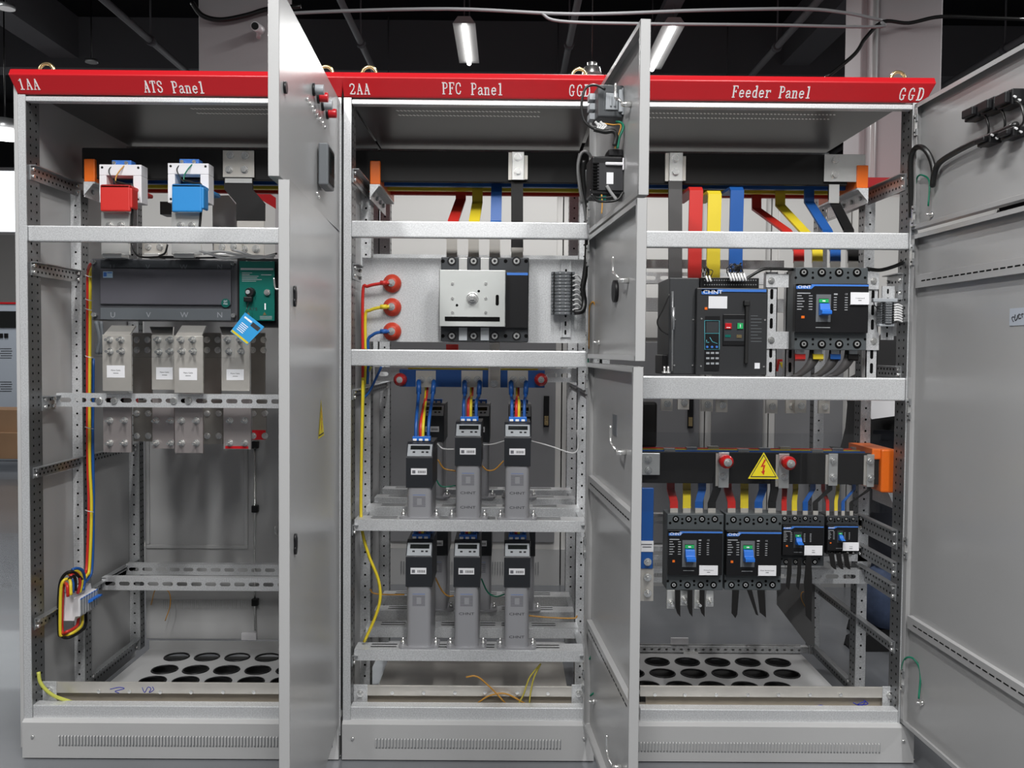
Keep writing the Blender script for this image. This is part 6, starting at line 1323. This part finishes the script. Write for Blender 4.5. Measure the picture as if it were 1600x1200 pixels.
def sq_plate(label, px, Y, bolts):
    x0, z0, x1, z1 = rect(*px, Y); r = thing('clamp_plate', label, 'plate', (x0, Y, z0), 'bolted plates on the lower busbar'); o = (x0, Y, z0)
    MB(o).box(x0, Y, z0, x1, Y + .006, z1).build('plate', TINL, r, bev=.001); MB(o).box(x0 - .008, Y + .008, z0 + .004, x1 - .01, Y + .012, z1 - .004).build('backing_plate', TIN, r)
    for b_ in bolts: bolt(r, o, P(*b_, Y), .0095, .014)
sq_plate('square two-bolt plate at the left end of the lower busbar', (985, 708, 1031, 742), .125, ((1013, 719), (1013, 742)) and ((1013, 718), (1013, 735)))
sq_plate('upright plate below the left red insulator', (1123, 707, 1139, 762), .125, ((1130, 744),)); sq_plate('upright plate below the right red insulator', (1217, 709, 1233, 763), .125, ((1226, 745),))
sq_plate('upright two-bolt plate third from left on the lower busbar', (1295, 709, 1309, 759), .125, ((1302, 720), (1302, 746))); sq_plate('upright two-bolt plate at the right of the lower busbar', (1355, 710, 1366, 761), .125, ((1360, 721), (1360, 747)))
for nm, px, py in (('left', 1136, 722), ('right', 1234, 724)):
    q = P(px, py, .085); r = thing('standoff_insulator', 'glossy red round insulator, %s one on the clear cover' % nm, 'insulator', q, 'glossy insulators on the clear cover'); MB(q).cyl(q + V((0, .04, 0)), q, .0225, 26).cyl(q, q + V((0, -.012, 0)), .0225, 26, r2=.013).build('body', RINS, r, bev=.003); bolt(r, tuple(q), q + V((0, -.012, 0)), .010, .016)
a = rect(990, 677, 1403, 800, .1); r = thing('clear_cover', 'clear acrylic cover with rounded corner over the lower busbars', 'cover', (a[0], .1, a[1])); MB((a[0], .1, a[1])).fbox(*a, .098, .003).build('acrylic_sheet', ACRY, r, bev=.0)
q = P(1193, 729, .097); m = MB(q); tri_sign(m, q.x, q.z, .100, .097); r = tag(m.build('warning_sign', [YEL, INK, SHR_R]), 'yellow triangular high-voltage sign on the clear cover', 'sign')
# flexible links to lower breakers
g = 'sleeved links to the lower breakers'
def flex(label, c_, x0_, x1_, ye, w_, Yb, endx=None):
    link(label, [P(x0_, 745, Yb), P(x0_, 765, Yb), P(x1_, 785, .14), P(x1_, ye, .10)], w_, .007, c_, [P(x1_, ye - 1, .10), P(x1_, ye + 8, .10)], group=g)
for (base, nm) in (((1048, 1053, 1073, 1073, 1097, 1092, 1120, 1112), 'furthest left lower breaker'), ((1137, 1143, 1163, 1163, 1192, 1185, 1210, 1206), 'second lower breaker')):
    for k_, (c_, cn) in enumerate(((SHR_R, 'red'), (SHR_Y, 'yellow'), (SHR_B, 'blue'), (SHR_K, 'black'))): flex('%s link into the %s' % (cn, nm), c_, base[2 * k_], base[2 * k_ + 1], 795, .026, .26 - .04 * k_)
for (base, nm, w_) in (((1226, 1225, 1243, 1241, 1270, 1258, 1296, 1274), 'third lower breaker', .017), ((1286, 1293, 1309, 1306, 1334, 1317, 1358, 1330), 'furthest right lower breaker', .011)):
    for k_, (c_, cn) in enumerate(((SHR_R, 'red'), (SHR_Y, 'yellow'), (SHR_B, 'blue'), (SHR_K, 'black'))): flex('%s link into the %s' % (cn, nm), c_, base[2 * k_], base[2 * k_ + 1], 799, w_, .26 - .04 * k_)
# terminals below first breaker
for i, (x, y1) in enumerate(((1048, 951), (1069, 946), (1091, 951), (1109, 948))):
    term_plate('bright terminal tab below the furthest left lower breaker, %s' % ('leftmost', 'second', 'third', 'rightmost')[i], (x - 6, 922, x + 6, y1), .075 if i % 2 == 0 else .09, [(x, y1 - 9)], TINL, group='terminal tabs below the left lower breaker', long=True)
# blue plate at left
x0, z0, x1, z1 = rect(999, 762, 1021, 889, .10); o = (x0, .1, z0); r = thing('busbar_link', 'blue sleeved upright bar with white sticker beside the middle cabinet door', 'busbar', o)
MB(o).box(x0, .10, z0, x1, .108, z1).build('sleeve', SHR_B, r, bev=.003)
a = rect(999, 845, 1021, 862, .10); MB(o).fbox(*a, .098, .002).build('sticker', PAPER, r)
m = MB(o)
for i, (u0, u1) in enumerate(((1001, 1019), (1004, 1018))): a = rect(u0, 850 + i * 4, u1, 851.3 + i * 4, .097); m.fbox(*a, .097, .0008)
m.build('sticker_text', INKG, r)
a = rect(999, 889, 1021, 939, .105); MB(o).fbox(*a, .105, .006).build('bare_end', TIN, r)
for py in (878, 902, 927): bolt(r, o, P(1012, py, .1), .0095, .02)
# bar ends below second beam
for i, (x, y1) in enumerate(((1042, 642), (1068, 640), (1105, 643), (1128, 644), (1206, 646), (1237, 646), (1251, 645), (1288, 646))):
    term_plate('bar end below the right cabinet second beam, %s' % tb_names[i].replace('topmost', 'leftmost').replace('top', 'left'), (x - 9, 612, x + 9, y1), .16 if i % 2 else .12, [(x + 1, y1 - 11)], TIN, group='bar ends below the second beam')
a = rect(1000, 628, 1027, 700, .3); tag(MB((a[0], .3, a[1])).box(a[0], .3, a[1], a[2], .4, a[3]).build('black_sleeve_bar', SHR_K, bev=.01), 'black sleeved bar behind the left end of the lower busbar', 'busbar')
# hanging side sheet at rear right
q = PP([(1214, 905), (1273, 905), (1273, 1010), (1262, 1008), (1214, 945)], .78); m = MB(q[0]); bk = [p + V((0, .004, 0)) for p in q]; n = 5
m.add(q + bk, [tuple(range(n)), tuple(range(2 * n - 1, n - 1, -1))] + [(k_, (k_ + 1) % n, n + (k_ + 1) % n, n + k_) for k_ in range(n)]); tag(m.build('side_sheet', mat('sheet_dark', (.16, .16, .16), .5)), 'loose grey sheet at the rear right of the right cabinet', 'sheet')
pcyl('thin orange wire hanging near the loose grey sheet', PP([(1262, 955), (1252, 935), (1254, 925), (1262, 930), (1264, 950)], .75), .0016, WIRE_O, 'wire')
# ---------------------------------------------------------------- person behind the right cabinet
def skin(name, pts, edges, rad, m_, parent, root=0, o=(0, 0, 0), sub=2):
    me = bpy.data.meshes.new(name); me.from_pydata([tuple(V(p)) for p in pts], edges, []); me.materials.append(m_)
    ob = bpy.data.objects.new(name, me); COL.objects.link(ob); ob.parent = parent
    sk = ob.modifiers.new('skin', 'SKIN'); sk.use_smooth_shade = True
    for i, v in enumerate(me.skin_vertices[0].data): r_ = rad[i]; v.radius = r_ if isinstance(r_, tuple) else (r_, r_); v.use_root = (i == root)
    s_ = ob.modifiers.new('sub', 'SUBSURF'); s_.levels = sub; s_.render_levels = sub; return ob
SKIN = mat('skin_tone', (.42, .24, .16), .55); HAIR = mat('hair_black', (.012, .01, .009), .6); DEN = mat('denim', (.055, .08, .15), .8, var=.25, vscale=30); COAT = mat('black_jacket', (.008, .008, .009), .8, bump=.3, bscale=12)
px_, py_ = 2.14, 1.25
pe = thing('person', 'person in black top and blue jeans bending over behind the right cabinet, holding paper', 'person', (px_, py_, 0)); 
# bending to the right: feet at x~2.15, hips, torso leaning forward (+x), head right
body = [(.10, 0, .93), (.13, 0, 1.10), (.18, -.02, 1.28), (.26, -.03, 1.40), (.38, -.03, 1.45), (.46, -.04, 1.52),      # pelvis..neck..head
        (.22, -.20, 1.34), (.18, -.30, 1.12), (.12, -.38, .98), (.24, .16, 1.34), (.26, .26, 1.12), (.32, .1, .95),
        (.10, -.10, .86), (.08, -.12, .48), (.04, -.12, .09), (.14, .10, .86), (.22, .12, .48), (.14, .12, .09)]
ed = [(0, 1), (1, 2), (2, 3), (3, 4), (4, 5), (3, 6), (6, 7), (7, 8), (3, 9), (9, 10), (10, 11), (0, 12), (12, 13), (13, 14), (0, 15), (15, 16), (16, 17)]
rd = [.14, .13, .15, .12, .055, .095, .06, .045, .03, .06, .045, .03, .085, .062, .045, .085, .062, .045]
skin('body', body, ed, rd, SKIN, pe)
def hand(w_, d, parent):
    w_, d = V(w_), V(d).normalized(); s_ = d.cross(V((0, 0, 1))).normalized(); pts = [w_, w_ + d * .05, w_ + d * .085]; e_ = [(0, 1), (1, 2)]; rr_ = [(.026, .018), (.036, .015), (.038, .013)]
    for k_, (off, L) in enumerate(((-.030, .062), (-.010, .072), (.010, .068), (.029, .052))):
        b_ = len(pts); p = w_ + d * .085 + s_ * off; pts += [p, p + d * L * .5 + V((0, 0, -.008)), p + d * L * .9 + V((0, 0, -.028))]; e_ += [(2, b_), (b_, b_ + 1), (b_ + 1, b_ + 2)]; rr_ += [.010, .009, .0075]
    b_ = len(pts); p = w_ + d * .03 + s_ * -.03; pts += [p + s_ * -.012, p + s_ * -.03 + d * .035 + V((0, 0, -.015))]; e_ += [(1, b_), (b_, b_ + 1)]; rr_ += [.011, .009]
    return skin('hand', pts, e_, rr_, SKIN, parent)
hand(body[8], (-.8, -.3, .1), pe); hand(body[11], (.2, -.8, -.1), pe)
skin('jacket', [(.08, 0, .70), (.09, 0, .84), body[0], body[1], body[2], body[3], (.34, -.03, 1.43)], [(0, 1), (1, 2), (2, 3), (3, 4), (4, 5), (5, 6)], [.19, .20, .205, .205, .205, .16, .08], COAT, pe, 2)
skin('sleeve', [(.24, -.12, 1.36), body[6], body[7], (.14, -.37, 1.0)], [(0, 1), (1, 2), (2, 3)], [.09, .085, .07, .052], COAT, pe)
skin('sleeve', [(.24, .10, 1.36), body[9], body[10], (.31, .12, .97)], [(0, 1), (1, 2), (2, 3)], [.09, .085, .07, .052], COAT, pe)
skin('trousers', [body[0], body[12], body[13], (.05, -.12, .36), body[15], body[16], (.18, .12, .36)], [(0, 1), (1, 2), (2, 3), (0, 4), (4, 5), (5, 6)], [.175, .13, .115, .10, .13, .115, .10], mat('dark_trousers', (.012, .014, .022), .8), pe)
skin('jeans_cuffs', [(.05, -.12, .38), (.07, -.12, .30), (.05, -.13, .22), (.04, -.12, .08)], [(0, 1), (1, 2), (2, 3)], [.10, .125, .115, .10], DEN, pe)
skin('jeans_cuffs', [(.18, .12, .38), (.17, .12, .25), (.14, .12, .08)], [(0, 1), (1, 2)], [.10, .11, .10], DEN, pe)
for (x, y) in ((.04, -.12), (.14, .12)):
    m = MB(); m.prism([(x - .16, 0.0), (x + .08, 0.0), (x + .085, .07), (x + .03, .11), (x - .05, .09), (x - .15, .045)], y - .045, y + .045); sh = m.build('shoe', mat('shoe_black', (.01, .01, .011), .5) if 'shoe_black' not in bpy.data.materials else bpy.data.materials['shoe_black'], pe, bev=.015, seg=3)
hd = V(body[5]) + V((.02, -.0, .04))
def ell(c, r_, n=14, k_=10):
    vs = [(c[0] + r_[0] * sin(pi * j / k_) * cos(2 * pi * i / n), c[1] + r_[1] * sin(pi * j / k_) * sin(2 * pi * i / n), c[2] + r_[2] * cos(pi * j / k_)) for j in range(k_ + 1) for i in range(n)]
    return vs, [(j * n + i, j * n + (i + 1) % n, (j + 1) * n + (i + 1) % n, (j + 1) * n + i) for j in range(k_) for i in range(n)]
m = MB(); m.add(*ell(hd, (.10, .08, .12)), 0, True); m.build('face', SKIN, pe)
m = MB(); m.add(*ell(hd + V((-.02, 0, .03)), (.105, .088, .11)), 0, True); m.build('hair', HAIR, pe)
m = MB().add(*ell(hd + V((.105, 0, -.01)), (.018, .012, .02)), 0, True); m.build('nose', SKIN, pe)
for s_ in (-1, 1):
    MB().add(*ell(hd + V((.088, s_ * .03, .015)), (.012, .014, .008)), 0, True).build('eye', WHITE, pe); MB().add(*ell(hd + V((.0, s_ * .08, -.01)), (.02, .012, .03)), 0, True).build('ear', SKIN, pe)
MB().box(hd.x + .088, hd.y - .022, hd.z - .055, hd.x + .096, hd.y + .022, hd.z - .048).build('mouth', mat('lips', (.3, .1, .08), .5), pe)
pp = PP([(1341, 622), (1416, 622), (1399, 650), (1362, 655)], .95)
tag(MB(pp[0]).add(pp + [p + V((0, .001, 0)) for p in pp], [(0, 1, 2, 3), (7, 6, 5, 4), (0, 4, 5, 1), (1, 5, 6, 2), (2, 6, 7, 3), (3, 7, 4, 0)]).build('paper_sheet', PAPER), 'white sheet of paper held behind the right cabinet', 'paper')
# small litter under the plinths
random.seed(11)
for i, (px, py, nm) in enumerate(((517, 1181, 'left'), (705, 1180, 'middle'), (1414, 1187, 'right'))):
    q = PZ(px, py, .004); c_ = (WIRE_W, BLUEB, ZINC)[i]; tag(MB(q).tube([q, q + V((.012, -.004, .002)), q + V((.022, .004, 0)), q + V((.03, -.002, 0))], .003).build('scrap', c_), '%s scrap on the floor in front of the %s plinth' % (('white wire', 'blue plastic', 'small metal')[i], nm), 'scrap')
